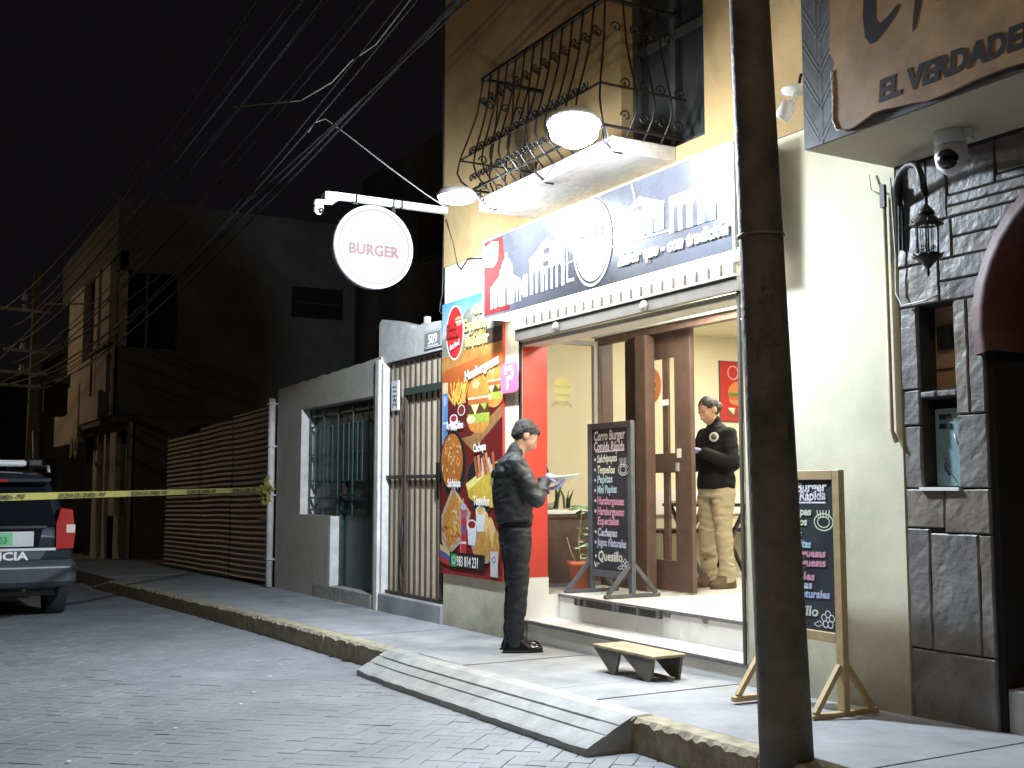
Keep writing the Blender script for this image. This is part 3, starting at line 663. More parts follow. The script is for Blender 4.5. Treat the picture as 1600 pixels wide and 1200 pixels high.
# rice bowl
blk = pf((.015, .015, .015)); P.ell(.24, .98, .26, .30, pf((.08, .05, .04)), n=32).ell(.24, .98, .25, .29, blk, n=32).ell(.22, 1.0, .215, .25, food('poster_rice', (.62, .24, .06), (.38, .10, .02), 45), n=32)
for k in range(60):
    a = rs.random() * 6.28; q = rs.random() ** .5; u, v = .22 + q * .2 * math.cos(a), 1.0 + q * .23 * math.sin(a); P.ell(u, v, .02, .012, (pf((.80, .48, .2)), pf((.55, .12, .03)), pf((.75, .3, .08)))[k % 3], n=7, rot=rs.uniform(0, 180))
# cachapa bowl
P.ell(.80, .80, .30, .25, pf((.08, .05, .04)), n=32).ell(.80, .80, .285, .237, blk, n=32)
P.poly([(.50, .80), (.85, .93), (1.12, 1.0), (1.14, .72), (1.0, .60), (.72, .62), (.56, .68)], food('poster_corn', (.85, .62, .10), (.7, .42, .05), 14)); P.poly([(.5, .80), (.8, .90), (.82, .86), (.55, .74)], pf((.9, .75, .25)))
for k in range(7): u = .72 + k * .05; P.line([(u, .86 + k * .01), (u - .03 + rs.uniform(-.03, .03), 1.03 + rs.uniform(-.03, .04))], .045, (pf((.45, .12, .05)), pf((.62, .25, .12)), pf((.75, .5, .35)))[k % 3])
# salchipapa tray
P.poly([(.02, .52), (.25, .78), (.60, .55), (.48, .32), (.16, .16), (.03, .28)], food('poster_paper', (.72, .62, .55), (.45, .2, .16), 50))
fo = food('poster_fries', (.72, .36, .08), (.5, .18, .03), 30)
P.poly([(.05, .50), (.26, .74), (.54, .55), (.44, .38), (.17, .22), (.05, .32)], fo)
for k in range(46):
    u = rs.uniform(.07, .5); v = rs.uniform(.28, .70); a = rs.uniform(0, 3.14)
    if v > .28 + .9 * u or v > .98 - .8 * u: continue
    P.line([(u, v), (u + .08 * math.cos(a), v + .08 * math.sin(a))], .022, (fr, fr2, pf((.72, .55, .4)), pf((.4, .1, .04)))[k % 4])
# can
P.rect(.40, .16, .52, .60, pf((.55, .04, .05))).ell(.46, .60, .06, .03, pf((.45, .48, .6))).rect(.40, .50, .52, .56, pf((.35, .12, .2))).rect(.40, .28, .52, .30, pf((.8, .75, .75))).rect(.40, .16, .52, .18, pf((.6, .6, .65))).rect(.42, .36, .50, .44, pf((.15, .12, .25))).rect(.405, .18, .42, .58, pf((.75, .3, .3)))
# tequenos
P.ell(.84, .33, .24, .2, food('poster_paper2', (.6, .5, .42), (.35, .2, .15), 40), n=24)
for k, (u, v, r) in enumerate([(.80, .34, 70), (.90, .42, 100), (.95, .30, 95), (.84, .25, 85), (1.0, .38, 110), (1.06, .27, 90), (.74, .24, 60)]): P.ell(u, v, .15, .055, (food('poster_teq', (.78, .42, .10), (.6, .26, .04), 16), bun2, food('poster_teq', (0, 0, 0), (0, 0, 0)))[k % 3], rot=r, n=16)
cup(.62, .40, 1.25, pf((.35, .02, .02))); cup(.78, .52, 1.25, pf((.8, .5, .12)))
# flag, phone, parking strip
P.poly([(.0, .26), (.1, .24), (.2, .2), (.2, .16), (.1, .19), (0, .21)], pf((.7, .55, .2))); P.poly([(0, .21), (.1, .19), (.2, .16), (.2, .11), (.1, .14), (0, .16)], pf((.1, .12, .4))); P.poly([(0, .16), (.1, .14), (.2, .11), (.2, .07), (.1, .09), (0, .11)], pf((.55, .04, .04)))
P.rect(.20, .06, .86, .20, pf((.015, .02, .015))).rect(.225, .075, .33, .185, pf((.05, .42, .12))).ring(.278, .13, .036, .036, .008, pf((.85, .9, .85)))
P.rect(.96, .03, 1.09, .24, pf((.72, .7, .72))).ring(1.02, .17, .03, .03, .01, pf((.15, .15, .3)))
P.build('poster_print', ps)
yl = flat((.72, .60, .20)); wt = flat((.75, .70, .68)); yt = WY - .0262 - .0175
def ptext(s, u, v, size, m, rot=0, xs=.8, bold=.003, sh=0):
    U = XA * math.cos(R(rot)) + ZA * math.sin(R(rot)); V = -XA * math.sin(R(rot)) + ZA * math.cos(R(rot)); V = ZA if rot else V
    return text('poster_lettering', s, size, (PX0 + u, yt, PZ0 + v), U, (-XA * math.sin(R(rot)) + ZA * math.cos(R(rot))), m, ps, bold=bold, xs=xs, shear=sh)
ptext('Una', .66, 2.27, .13, yl); ptext('Explosión', .47, 2.14, .15, yl, xs=.72); ptext('de Sabor', .50, 2.0, .15, yl, xs=.8)
ptext('Fast Food', .19, 2.0, .07, wt, rot=12, sh=.3, xs=.7, bold=.001); ptext('CERRO', .12, 2.19, .08, flat((.35, .02, .02)), xs=.8); ptext('BURGER', .12, 2.12, .08, flat((.35, .02, .02)), xs=.8)
text('poster_lettering', 'Hamburguesas', .12, (PX0 + .50, yt, PZ0 + 1.70), (1, 0, .17), (-.17, 0, 1), wt, ps, bold=.003, fit=.62)
ptext('Arroz Chino', .12, 1.29, .10, wt, xs=.66, sh=.15); ptext('Cachapa', .66, 1.07, .10, wt, xs=.66, rot=4); ptext('Salchipapa', .16, .775, .10, wt, xs=.62); ptext('Tequeños', .66, .62, .11, wt, xs=.66)
ptext('983 814 231', .345, .085, .125, wt, xs=.66, bold=.002)

# pink square sign
pk = thing('pink_sign', 'small pink square sign with a white letter P beside the entrance', 'sign', (-7.96, WY - .05, 1.99))
def rrect(u0, v0, u1, v1, r, n=4):
    pts = []
    for cx, cy, a0 in ((u1 - r, v0 + r, -90), (u1 - r, v1 - r, 0), (u0 + r, v1 - r, 90), (u0 + r, v0 + r, 180)):
        for i in range(n + 1): a = R(a0 + 90 * i / n); pts.append((cx + r * math.cos(a), cy + r * math.sin(a)))
    return pts
mb = MB(); mb.prism(rrect(-.135, 0, .135, .245, .03), (-7.965, WY - .052, 1.985), XA, ZA, -YA, .012); mb.build('plate', mat('pink_acrylic', (.62, .14, .26), .3, var=0, emit=(1, .3, .5), es=.05), pk)
MB().box((-8.0, WY - .052, 2.05), (-7.96, WY - .001, 2.15)).build('bracket', M_zinc, pk)
P = Print((-7.965, WY - .066, 1.985), XA, ZA); ww = flat((.9, .88, .9), .4, .2); P.line([(-.055, .16), (-.055, .20), (.05, .20), (.06, .18), (.06, .14), (.05, .12), (-.02, .12), (-.02, .04)], .032, ww); P.build('letter_p', pk)

# ---------------------------------------------------------------- lamps
def led_lamp(name, label, loc, r, power, arm, tilt=(0, 0, 1), fl_h=.05, spot=0, aim=(0, -.7, -.7)):
    t = thing(name, label, 'lamp', loc, group='white lamps over the shopfront')
    L = Vector(loc)
    MB().lathe([(r * .3, .07), (r * .8, .055), (r, .02), (r * .98, 0), (r * .3, .0)], L, tilt, n=28).build('housing', M_plastic, t)
    MB().lathe([(r * .93, -.002), (r * .85, -fl_h * .55), (r * .5, -fl_h * .9), (r * .1, -fl_h)], L, tilt, n=28).build('lens', M_led, t)
    MB().tube(arm, .012, n=7).build('arm', M_zinc, t)
    ld = bpy.data.lights.new('lamp_light', 'POINT'); ld.energy = power; ld.color = (.84, .93, 1.0); ld.shadow_soft_size = .05
    lo = bpy.data.objects.new('lamp_light', ld); COL.objects.link(lo); lo.parent = t; lo.location = Vector(tilt) * (-fl_h - .06)
    if spot:
        ld = bpy.data.lights.new('lamp_beam', 'SPOT'); ld.energy = spot; ld.color = (.72, .86, 1.0); ld.shadow_soft_size = .08; ld.spot_size = R(165); ld.spot_blend = 1
        l2 = bpy.data.objects.new('lamp_beam', ld); COL.objects.link(l2); l2.parent = t; l2.location = Vector(tilt) * (-fl_h - .07); l2.rotation_euler = Vector(aim).to_track_quat('-Z', 'Y').to_euler()
    return t
led_lamp('flood_lamp', 'large glaring white lamp hanging in front of the balcony slab', (-5.68, 3.65, 3.43), .17, 42, [(-5.68, 3.65, 3.5), (-5.70, 3.72, 3.53), (-5.78, 3.95, 3.50), (-5.86, 4.025, 3.42)], tilt=(-.15, .12, 1), fl_h=.13, spot=380, aim=(.55, -.42, -.72))
led_lamp('disc_lamp', 'smaller white disc lamp at the corner beside the round hanging sign', (-7.38, 3.7, 3.375), .15, 60, [(-7.38, 3.7, 3.44), (-7.42, 3.76, 3.46), (-7.52, 3.95, 3.44), (-7.56, 4.025, 3.41)], fl_h=.045, spot=520, aim=(-.92, -.32, -.42))
# the flood lamp's own beam lights the right part of the sign and wall
# ---------------------------------------------------------------- round hanging sign
rd = thing('round_sign', 'round glowing white burger sign hanging from a beam over the pavement', 'sign', (-9.2, 3.8, 3.36))
MB().lathe([(.375, 0), (.375, .09), (.36, .09)], (-9.30, 3.8, 3.355), XA, n=48).build('rim', mat('grey_rim', (.2, .2, .21), .5, var=0), rd)
MB().lathe([(.358, 0), (.358, .004)], (-9.21, 3.8, 3.355), XA, n=48).build('face', mat('sign_glow', (.03, .03, .03), .8, var=0, emit=(1, .93, .92), es=.50), rd)
P = Print((-9.2055, 3.8, 3.355), YA, ZA)
gl = lambda c, e: mat('glow_%g_%g' % (c[1], e), tuple(v * .03 for v in c), .8, var=0, emit=c, es=e * .46)
P.ring(0, 0, .375, .375, .025, gl((1, .98, .98), 1.6), n=48); P.ring(0, 0, .34, .34, .014, gl((.75, .55, .60), .75), n=48)
P.ell(-.02, -.02, .31, .11, gl((1, .80, .79), .95), n=30); P.ell(-.06, -.02, .25, .13, gl((1, .92, .91), 1.2), n=30)
P.build('face_print', rd)
lt2 = gl((.72, .42, .45), .55)
text('sign_lettering', 'CERRO', .135, (-9.198, 3.77, 3.40), YA, ZA, gl((.9, .72, .73), .8), rd, 'CENTER', bold=.004, xs=1.0)
text('sign_lettering', 'BURGER', .135, (-9.198, 3.79, 3.275), YA, ZA, lt2, rd, 'CENTER', bold=.006, xs=.95)
bm_ = thing('sign_beam', 'white square beam sticking out from the building corner over the pavement', 'bracket', (-9.25, WY, 3.78))
MB().box((-9.28, 3.42, 3.752), (-9.22, WY - .001, 3.812), c=.004).build('beam', M_white, bm_)
for y in (3.62, 3.98, 4.06): MB().box((-9.285, y, 3.745), (-9.215, y + .016, 3.818)).build('strap', M_blackp, bm_)
MB().bar((-9.25, 3.63, 3.73), (-9.25, 3.63, 3.75), .01, .05).build('hanger', M_iron, bm_)
MB().bar((-9.25, 4.0, 3.68), (-9.25, 4.0, 3.75), .01, .03).build('hanger', M_iron, bm_)
def dome_camera(label, c, s=1.0, base=None, lens_dir=(1, -.3, -.3)):
    t = thing('security_camera', label, 'security camera', c, group='white security cameras')
    c = Vector(c)
    MB().lathe([(.045 * s, 0), (.05 * s, .02 * s), (.05 * s, .05 * s), (.03 * s, .06 * s)], c, n=18).build('mount', M_plastic, t)
    MB().lathe([(.02 * s, -.085 * s), (.045 * s, -.06 * s), (.05 * s, -.03 * s), (.048 * s, 0)], c, n=18).build('housing', M_plastic, t)
    d = Vector(lens_dir).normalized(); MB().ball(c + d * .022 * s - ZA * .04 * s, .036 * s).build('lens', M_blackp, t)
    if base: MB().bar(c + ZA * .04 * s, base, .04 * s, .04 * s).build('bracket', M_plastic, t)
    return t
MB().box((-9.31, 3.33, 3.73), (-9.19, 3.46, 3.80), c=.006).build('junction_box', M_plastic, bm_)
dome_camera('white security camera at the outer end of the sign beam', (-9.2, 3.27, 3.66), .9, base=(-9.22, 3.40, 3.71), lens_dir=(1, .4, -.2))

# ---------------------------------------------------------------- wall bulb lamp and camera to the right
wb = thing('wall_spot', 'unlit white spotlight on a disc base high on the ochre wall', 'lamp', (-4.55, 4.42, 3.42))
MB().lathe([(.012, 0), (.085, .008), (.09, .02), (.03, .035)], (-4.56, 4.42, 3.42), n=20).build('disc', M_plastic, wb)
MB().tube([(-4.56, 4.42, 3.42), (-4.58, 4.41, 3.38), (-4.60, 4.40, 3.36)], .018, n=8).build('neck', M_plastic, wb)
MB().lathe([(.03, 0), (.045, .01), (.045, .10), (.04, .105)], (-4.59, 4.40, 3.37), (-.6, -.2, -.8), n=16).build('spot_head', M_plastic, wb)
MB().tube([(-4.56, 4.43, 3.455), (-4.55, 4.44, 3.52), (-4.52, WY - .02, 3.56)], .01, n=6).build('wire', M_iron, wb)

# ---------------------------------------------------------------- left neighbour wall with door (X -14.35 .. -10.75)
nw = thing('grey_wall', 'low grey rendered wall with peeling base beside the tan gate', 'wall', (-12.5, WY, 0))
wx0, wx1, dx0, dx1, vx0 = -14.2, -10.78, -12.05, -10.97, -13.28
def top_edge(x): return 2.50 + .07 * (x - wx0) / 3.4
mb = MB()
def wallbox(a, b, z0, z1f, y0=WY, y1=WY + .25):
    n = max(1, int((b - a) / .1)); vs = []
    for i in range(n + 1):
        x = a + (b - a) * i / n; z1 = z1f(x) if callable(z1f) else z1f
        if callable(z1f): z1 += random.uniform(-.01, .006)
        vs += [(x, y0, z0), (x, y1, z0), (x, y1, z1), (x, y0, z1)]
    fs = [(i * 4 + j, i * 4 + (j + 1) % 4, (i + 1) * 4 + (j + 1) % 4, (i + 1) * 4 + j) for i in range(n) for j in range(4)] + [(3, 2, 1, 0), (n * 4, n * 4 + 1, n * 4 + 2, n * 4 + 3)]
    mb.add(vs, fs)
wallbox(wx0, vx0, -.3, top_edge); wallbox(vx0 + 0, dx1, 2.18, top_edge); wallbox(dx1, wx1, -.3, top_edge); wallbox(vx0, -12.27, -.3, .90)
mb.build('wall_body', M_grey, nw)
mb = MB(); mb.box((vx0 - .004, WY - .003, .902), (vx0 + .03, WY + .22, 2.178)); mb.box((-12.27, WY - .003, .12), (-12.2, WY + .22, .90)); mb.build('white_reveal', M_white, nw)
mb = MB(); mb.box((-10.86, WY - .03, -.1), (-10.775, WY + .24, 2.54)); mb.build('edge_pier', M_white, nw)
mb = MB(); mb.box((-12.7, WY - .012, -.1), (dx1, WY + .2, .115)); mb.build('door_sill', mat('old_plaster', (.3, .28, .26), .9, var=.35, vs=9, bump=.8, bs=20), nw)
dg = thing('green_metal_door', 'dark green metal door joined with a barred window', 'door', (-12.1, WY + .18, .12))
MB().box((-12.2, WY + .14, .118), (dx1, WY + .17, 2.178)).build('door_leaf', M_greenm, dg)
MB().box((vx0 + .03, WY + .18, .905), (-12.2, WY + .19, 2.178)).build('pane', mat('dirty_glass', (.05, .07, .07), .3, var=.4, vs=5), dg)
for z in (.96, 1.10, 1.30, 1.62, 1.95, 2.08): MB().box((vx0 + .03, WY + .10, z - .012), (dx1 - .01, WY + .125, z + .012)).build('cross_bar', M_greenm, dg)
for i in range(15):
    x = vx0 + .1 + i * .155; z0, z1 = (.91, 2.17) if i % 3 == 0 else (1.30, 1.95)
    if i % 3: x += .03 * math.sin(i)
    MB().box((x - .008, WY + .085, z0), (x + .008, WY + .099, z1)).build('upright_bar', M_greenm, dg)
MB().box((-12.19, WY + .10, .118), (-12.15, WY + .14, 1.3)).build('door_frame', M_greenm, dg)
MB().box((-12.1, WY + .08, 1.1), (-12.05, WY + .138, 1.28)).build('lock_box', M_iron, dg)
MB().tube([(-12.13, WY + .06, 1.14), (-11.95, WY + .06, 1.14), (-11.5, WY + .07, 1.13)], .012).build('bolt', M_iron, dg)

# corrugated gate
cg = thing('corrugated_gate', 'rusty corrugated sheet metal gate filling the gap left of the grey wall', 'gate', (-17.4, WY, -.1))
def corr(x0, x1, z0, z1, y, pitch=.076, amp=.011):
    mb = MB(); n = int((z1 - z0) / pitch * 6); vs = []; fs = []; m_ = 6
    for i in range(n + 1):
        z = z0 + (z1 - z0) * i / n
        for j in range(m_ + 1):
            x = x0 + (x1 - x0) * j / m_; vs.append((x, y + amp * math.sin(z / pitch * 6.283) + .012 * noise.noise(Vector((x * 1.3, z * 2, y))), z + gz(x) + .012 * noise.noise(Vector((x * .8, 3, 1)))))
    fs = [(i * (m_ + 1) + j, i * (m_ + 1) + j + 1, (i + 1) * (m_ + 1) + j + 1, (i + 1) * (m_ + 1) + j) for i in range(n) for j in range(m_)]
    mb.add(vs, fs, M_corr, True); return mb.build('metal_sheet', None, cg)
corr(-20.5, -17.9, .02, 1.2, WY + .0); corr(-20.4, -18.1, 1.15, 2.25, WY - .01); corr(-17.95, -16.3, .02, 1.25, WY - .012); corr(-18.15, -16.3, 1.2, 2.3, WY); corr(-16.28, -14.36, .06, 1.28, WY - .006); corr(-16.28, -14.36, 1.22, 2.35, WY + .008)
for x in (-20.5, -17.95, -16.29, -14.33): MB().box((x - .03, WY + .02, gz(x)), (x + .03, WY + .07, gz(x) + 2.3)).build('post', M_rust, cg)
MB().box((-14.75, WY - .04, 1.12 - .35), (-14.5, WY - .02, 1.2 - .35)).build('latch', M_zinc, cg)
# fine nails
dp = thing('drain_pipe', 'white plastic drain pipe at the left edge of the grey wall', 'pipe', (-14.28, WY - .06, gz(-14.28)))
MB().tube([(-14.28, WY - .05, gz(-14.3) + .01), (-14.28, WY - .05, 2.38)], .045, n=12).build('pipe', M_white, dp)
for z in (.3, 1.12, 1.75, 2.3): MB().box((-14.335, WY - .105, z), (-14.215, WY - .001, z + .02)).build('pipe_clip', M_zinc, dp)

# tan gate, number plate and the wall block above
tw = thing('white_gate_wall', 'weathered white wall block above the tan barred gate', 'wall', (-10.1, WY, 2.5))
mb = MB(); pts = [(-10.89, 2.50), (-9.295, 2.50), (-9.295, 2.77), (-9.7, 2.79), (-9.82, 2.80), (-10.0, 2.77), (-10.2, 2.84), (-10.6, 2.93), (-10.82, 2.97), (-10.89, 2.93)]
mb.prism(pts, (0, WY + .2, 0), XA, ZA, -YA, .18); mb.build('wall_block', M_white, tw)
MB().box((-10.77, WY + .0, -.1), (-10.72, WY + .2, 2.5)).build('side_pier', M_white, tw)
MB().box((-9.85, WY + .05, 2.79), (-9.80, WY + .10, 2.87)).build('post_stub', M_white, tw)
MB().box((-10.76, WY - .02, -.15), (-9.30, WY + .2, .155), c=.01).build('threshold', M_conc, tw)
npl = thing('number_plate', 'small grey house number plate reading 509', 'house number', (-9.55, WY + .01, 2.55))
MB().box((-9.74, WY + .005, 2.53), (-9.37, WY + .018, 2.70), c=.003).build('plate', mat('grey_plate', (.22, .22, .23), .4, var=.1), npl)
P = Print((-9.74, WY + .0045, 2.53), XA, ZA); P.line([(.01, .01), (.36, .01), (.36, .16), (.01, .16), (.01, .01)], .008, flat((.6, .6, .6))); P.rect(.07, .02, .3, .035, flat((.65, .65, .65))); P.build('plate_border', npl)
text('number', '509', .13, (-9.555, WY + .001, 2.575), XA, ZA, flat((.8, .8, .8)), npl, 'CENTER', bold=.004, xs=1.05)
tg = thing('barred_gate', 'tan sheet metal gate with black vertical bars and a walk door', 'gate', (-10.05, WY, .16))
GX0, GX1 = -10.70, -9.33
nsh = 11
for i in range(nsh):
    a = GX0 + (GX1 - GX0) * i / nsh; b = GX0 + (GX1 - GX0) * (i + 1) / nsh
    MB().box((a + .001, WY + .086, .17), (b - .001, WY + .096, 2.49)).build('panel', M_strip, tg)
for i in range(nsh + 1):
    x = GX0 + (GX1 - GX0) * i / nsh; MB().box((x - .007, WY + .068, .165), (x + .007, WY + .084, 2.49)).build('bar', M_rust, tg)
for z, w in ((2.50, .022), (1.325, .018), (.175, .014)): MB().box((GX0 - .03, WY + .04, z - w), (GX1 + .02, WY + .064, z + w)).build('cross_bar', M_rust, tg)
MB().box((-10.25, WY + .02, 2.13), (GX1, WY + .063, 2.20)).build('door_head', M_greenm, tg)
MB().box((-10.26, WY + .03, .17), (-10.23, WY + .062, 2.18)).build('door_frame', M_rust, tg)
MB().box((-9.44, WY + .03, .2), (-9.39, WY + .062, 2.12)).build('door_frame', M_rust, tg)
MB().box((-9.46, WY + .0, 1.28), (-9.40, WY + .029, 1.45)).build('lock_box', M_iron, tg)
MB().box((-10.6, WY + .04, 2.0), (-10.44, WY + .062, 2.30)).build('paper_notice', M_plastic, tg)
P = Print((-10.6, WY + .039, 2.0), XA, ZA)
for i in range(5): P.rect(.03 + .01 * (i % 2), .05 + i * .045, .13, .065 + i * .045, flat((.08, .08, .08)))
P.line([(.03, .03), (.08, .13), (.14, .04)], .015, flat((.1, .1, .1))); P.build('notice_print', tg)
MB().tube([(-10.24, WY + .02, 1.95), (-10.26, WY + .01, 1.85), (-10.245, WY + .02, 1.75)], .006).build('wire_tie', M_iron, tg)
MB().tube([(-10.27, WY + .03, .95), (-10.25, WY + .02, .7), (-10.28, WY + .02, .5), (-10.25, WY + .03, .35)], .008).build('wire_tie', M_iron, tg)

# crime scene tape
tp = thing('crime_scene_tape', 'yellow police crime scene tape stretched across the street to the drain pipe', 'tape', (-14.28, 4.44, 1.2))
M_tape = mat('yellow_tape', (.26, .23, .065), .35, var=.1, vs=3)
A = Vector((-14.28, 4.42, 1.205)); B = Vector((-9.34, .843, 1.142)); D = (B - A); Eend = A + D * 1.9
mb = MB(); n = 60; vs = []; Ul = D.normalized()
for i in range(n + 1):
    t = 1.9 * i / n; p = A + D * t; sag = .05 * ((t / 1.9) ** 2 - t / 1.9) * 2 + .05 * (t / 1.9)
    tw_ = .12 * math.sin(t * 3) if t > .1 else .1 + (0.1 - t) * 6
    w = Vector((-D.y, D.x, 0)).normalized() * math.sin(tw_) * .028 + ZA * math.cos(tw_) * .028
    p = p + ZA * sag * .4; vs += [p - w, p + w]
mb.add(vs, [(2 * i, 2 * i + 2, 2 * i + 3, 2 * i + 1) for i in range(n)], M_tape, True); mb.build('ribbon', None, tp)
mb = MB(); rs = random.Random(2)
for k in range(46):
    c = Vector((-14.28, 4.47, 1.19)) + Vector((rs.gauss(0, .055), rs.gauss(-.03, .03), rs.gauss(0, .07))); u = Vector((rs.uniform(-1, 1), rs.uniform(-1, 1), rs.uniform(-1, 1))).normalized(); v = u.orthogonal().normalized(); u *= .06; v *= .028
    mb.add([c - u - v, c + u - v, c + u + v, c - u + v], [(0, 1, 2, 3)], M_tape)
mb.build('knot', None, tp)
Nn = Vector((D.y, -D.x, 0)).normalized()
for k in range(6):
    t = .20 + k * .22; p = A + D * t; T = 1.9; sag = (.05 * ((t / T) ** 2 - t / T) * 2 + .05 * t / T) * .4
    text('tape_lettering', 'ESCENA DEL CRIMEN - PNP', .052, p + ZA * (sag - .018) - Nn * .012, -Ul, ZA, flat((.03, .03, .02)), tp, xs=1.0, bold=.001, fit=D.length * .175)
# ---------------------------------------------------------------- far house
fh = thing('far_house', 'unlit two storey house with a jutting upper floor down the street', 'house', (-26, 5.5, -.3))
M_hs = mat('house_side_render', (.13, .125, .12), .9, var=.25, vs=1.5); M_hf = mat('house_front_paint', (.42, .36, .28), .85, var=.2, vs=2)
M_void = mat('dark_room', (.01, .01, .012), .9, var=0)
HX = -26.0
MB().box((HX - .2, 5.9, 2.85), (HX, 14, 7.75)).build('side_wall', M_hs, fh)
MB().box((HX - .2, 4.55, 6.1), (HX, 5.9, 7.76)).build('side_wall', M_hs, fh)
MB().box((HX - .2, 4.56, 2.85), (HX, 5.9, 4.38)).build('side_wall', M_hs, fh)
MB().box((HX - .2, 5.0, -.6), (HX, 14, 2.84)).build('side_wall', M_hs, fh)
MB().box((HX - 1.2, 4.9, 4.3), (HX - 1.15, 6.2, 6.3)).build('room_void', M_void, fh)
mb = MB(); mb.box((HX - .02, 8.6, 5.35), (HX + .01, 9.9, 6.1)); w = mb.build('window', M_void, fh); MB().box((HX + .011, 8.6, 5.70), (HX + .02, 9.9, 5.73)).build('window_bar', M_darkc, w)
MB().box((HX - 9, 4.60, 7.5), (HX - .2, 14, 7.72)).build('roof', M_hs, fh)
# upper front
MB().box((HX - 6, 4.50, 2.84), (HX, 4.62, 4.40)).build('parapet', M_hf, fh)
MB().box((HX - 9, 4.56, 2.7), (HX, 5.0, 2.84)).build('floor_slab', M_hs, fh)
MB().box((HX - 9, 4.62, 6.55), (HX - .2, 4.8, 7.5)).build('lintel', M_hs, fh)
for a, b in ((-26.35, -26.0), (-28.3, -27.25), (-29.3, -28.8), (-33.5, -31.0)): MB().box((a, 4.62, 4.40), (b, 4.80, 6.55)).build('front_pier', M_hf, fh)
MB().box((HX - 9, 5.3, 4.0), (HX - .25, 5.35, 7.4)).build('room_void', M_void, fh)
MB().box((HX - 8.5, 4.46, 2.4), (-30.3, 4.62, 3.9)).build('parapet', M_hf, fh)
MB().box((-29.0, 4.40, 4.41), (-26.0, 4.62, 4.47)).build('rail', M_rust, fh)
MB().bar((-28.2, 4.42, 4.4), (-28.2, 4.42, 3.4), .05, .05).build('drain_spout', M_rust, fh); 
# ground floor
for a, b in ((-26.3, -26.0), (-28.3, -27.55), (-29.1, -28.85), (-30.6, -30.0)):
    MB().box((a, 4.92, gz(-27) - .3), (b, 5.05, 2.7)).build('pillar', M_hf, fh)
MB().box((-28.3, 4.92, gz(-28) - .3), (-26.3, 5.02, gz(-28) + 1.0)).build('low_wall', M_hf, fh)
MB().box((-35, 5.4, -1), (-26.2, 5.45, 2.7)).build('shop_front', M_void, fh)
text('shop_sign_lettering', 'B O', .75, (-31.3, 4.44, 2.05), XA, ZA, flat((.35, .3, .2)), fh, bold=.03)
# dark passage between house and corrugated gate
pw = thing('passage_wall', 'dark recessed wall between the far house and the corrugated gate', 'wall', (-23, 6.2, 0))
MB().box((-25.98, 6.2, -.6), (-20.4, 6.4, 2.6)).build('wall_body', M_darkc, pw)
MB().box((-20.6, 4.6, -.4), (-20.52, 6.2, 2.2)).build('wall_return', M_darkc, pw)
MB().box((-23.4, 6.15, -.3), (-22.4, 6.198, 2.0)).build('door', M_void, pw)
# building behind the walls
bb = thing('rear_building', 'dim tall concrete building behind the low grey wall', 'building', (-17, 9, 0))
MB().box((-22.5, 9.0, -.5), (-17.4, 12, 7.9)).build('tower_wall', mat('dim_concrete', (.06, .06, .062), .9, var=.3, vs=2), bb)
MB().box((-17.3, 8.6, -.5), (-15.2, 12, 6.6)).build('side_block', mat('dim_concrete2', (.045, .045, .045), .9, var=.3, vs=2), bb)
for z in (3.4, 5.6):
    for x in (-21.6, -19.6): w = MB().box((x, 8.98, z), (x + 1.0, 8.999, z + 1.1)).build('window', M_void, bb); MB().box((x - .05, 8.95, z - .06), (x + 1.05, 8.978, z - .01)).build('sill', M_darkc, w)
# row of dark houses closing the far end and the opposite side
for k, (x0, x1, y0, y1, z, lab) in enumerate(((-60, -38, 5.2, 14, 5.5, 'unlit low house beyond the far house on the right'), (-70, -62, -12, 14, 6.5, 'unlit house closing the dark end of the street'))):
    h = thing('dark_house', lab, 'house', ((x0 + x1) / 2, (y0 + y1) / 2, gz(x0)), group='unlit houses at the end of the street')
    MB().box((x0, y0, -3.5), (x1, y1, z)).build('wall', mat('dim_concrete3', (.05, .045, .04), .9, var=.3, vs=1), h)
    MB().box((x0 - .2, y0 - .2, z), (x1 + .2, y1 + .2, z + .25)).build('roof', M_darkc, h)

# ---------------------------------------------------------------- far utility pole
up = thing('utility_pole', 'distant utility pole carrying crossarms and tangled cables beyond the police car', 'utility pole', (-28.0, 3.2, gz(-28)))
PXu, PYu = -28.0, 3.17
MB().tube([(PXu, PYu, gz(-28) - .2), (PXu, PYu, 6.2)], [.17, .12], n=12).build('pole', mat('far_pole_concrete', (.25, .21, .15), .8, var=.2), up)
for z, l in ((5.3, 1.0), (4.35, .7), (3.85, 1.1), (3.55, 1.2)): MB().bar((PXu + .1, PYu - l, z + .05), (PXu + .1, PYu + .25, z), .07, .07).build('crossarm', M_white, up)
MB().bar((PXu, PYu + .1, 5.5), (PXu, PYu + 1.1, 5.6), .04, .04).build('crossarm', M_white, up)
for z in (5.3, 5.55, 4.4, 3.9): MB().lathe([(.05, 0), (.07, .05), (.04, .1), (.06, .15)], (PXu + .1, PYu - .3, z), n=10).build('insulator', M_plastic, up)
MB().box((PXu - .3, PYu + .2, 2.9), (PXu + .2, PYu + .7, 3.7), c=.05).build('transformer', M_darkc, up)
MB().box((PXu - .3, PYu - .5, 1.0), (PXu + .2, PYu + .5, 1.9), c=.03).build('meter_box', M_darkc, up)

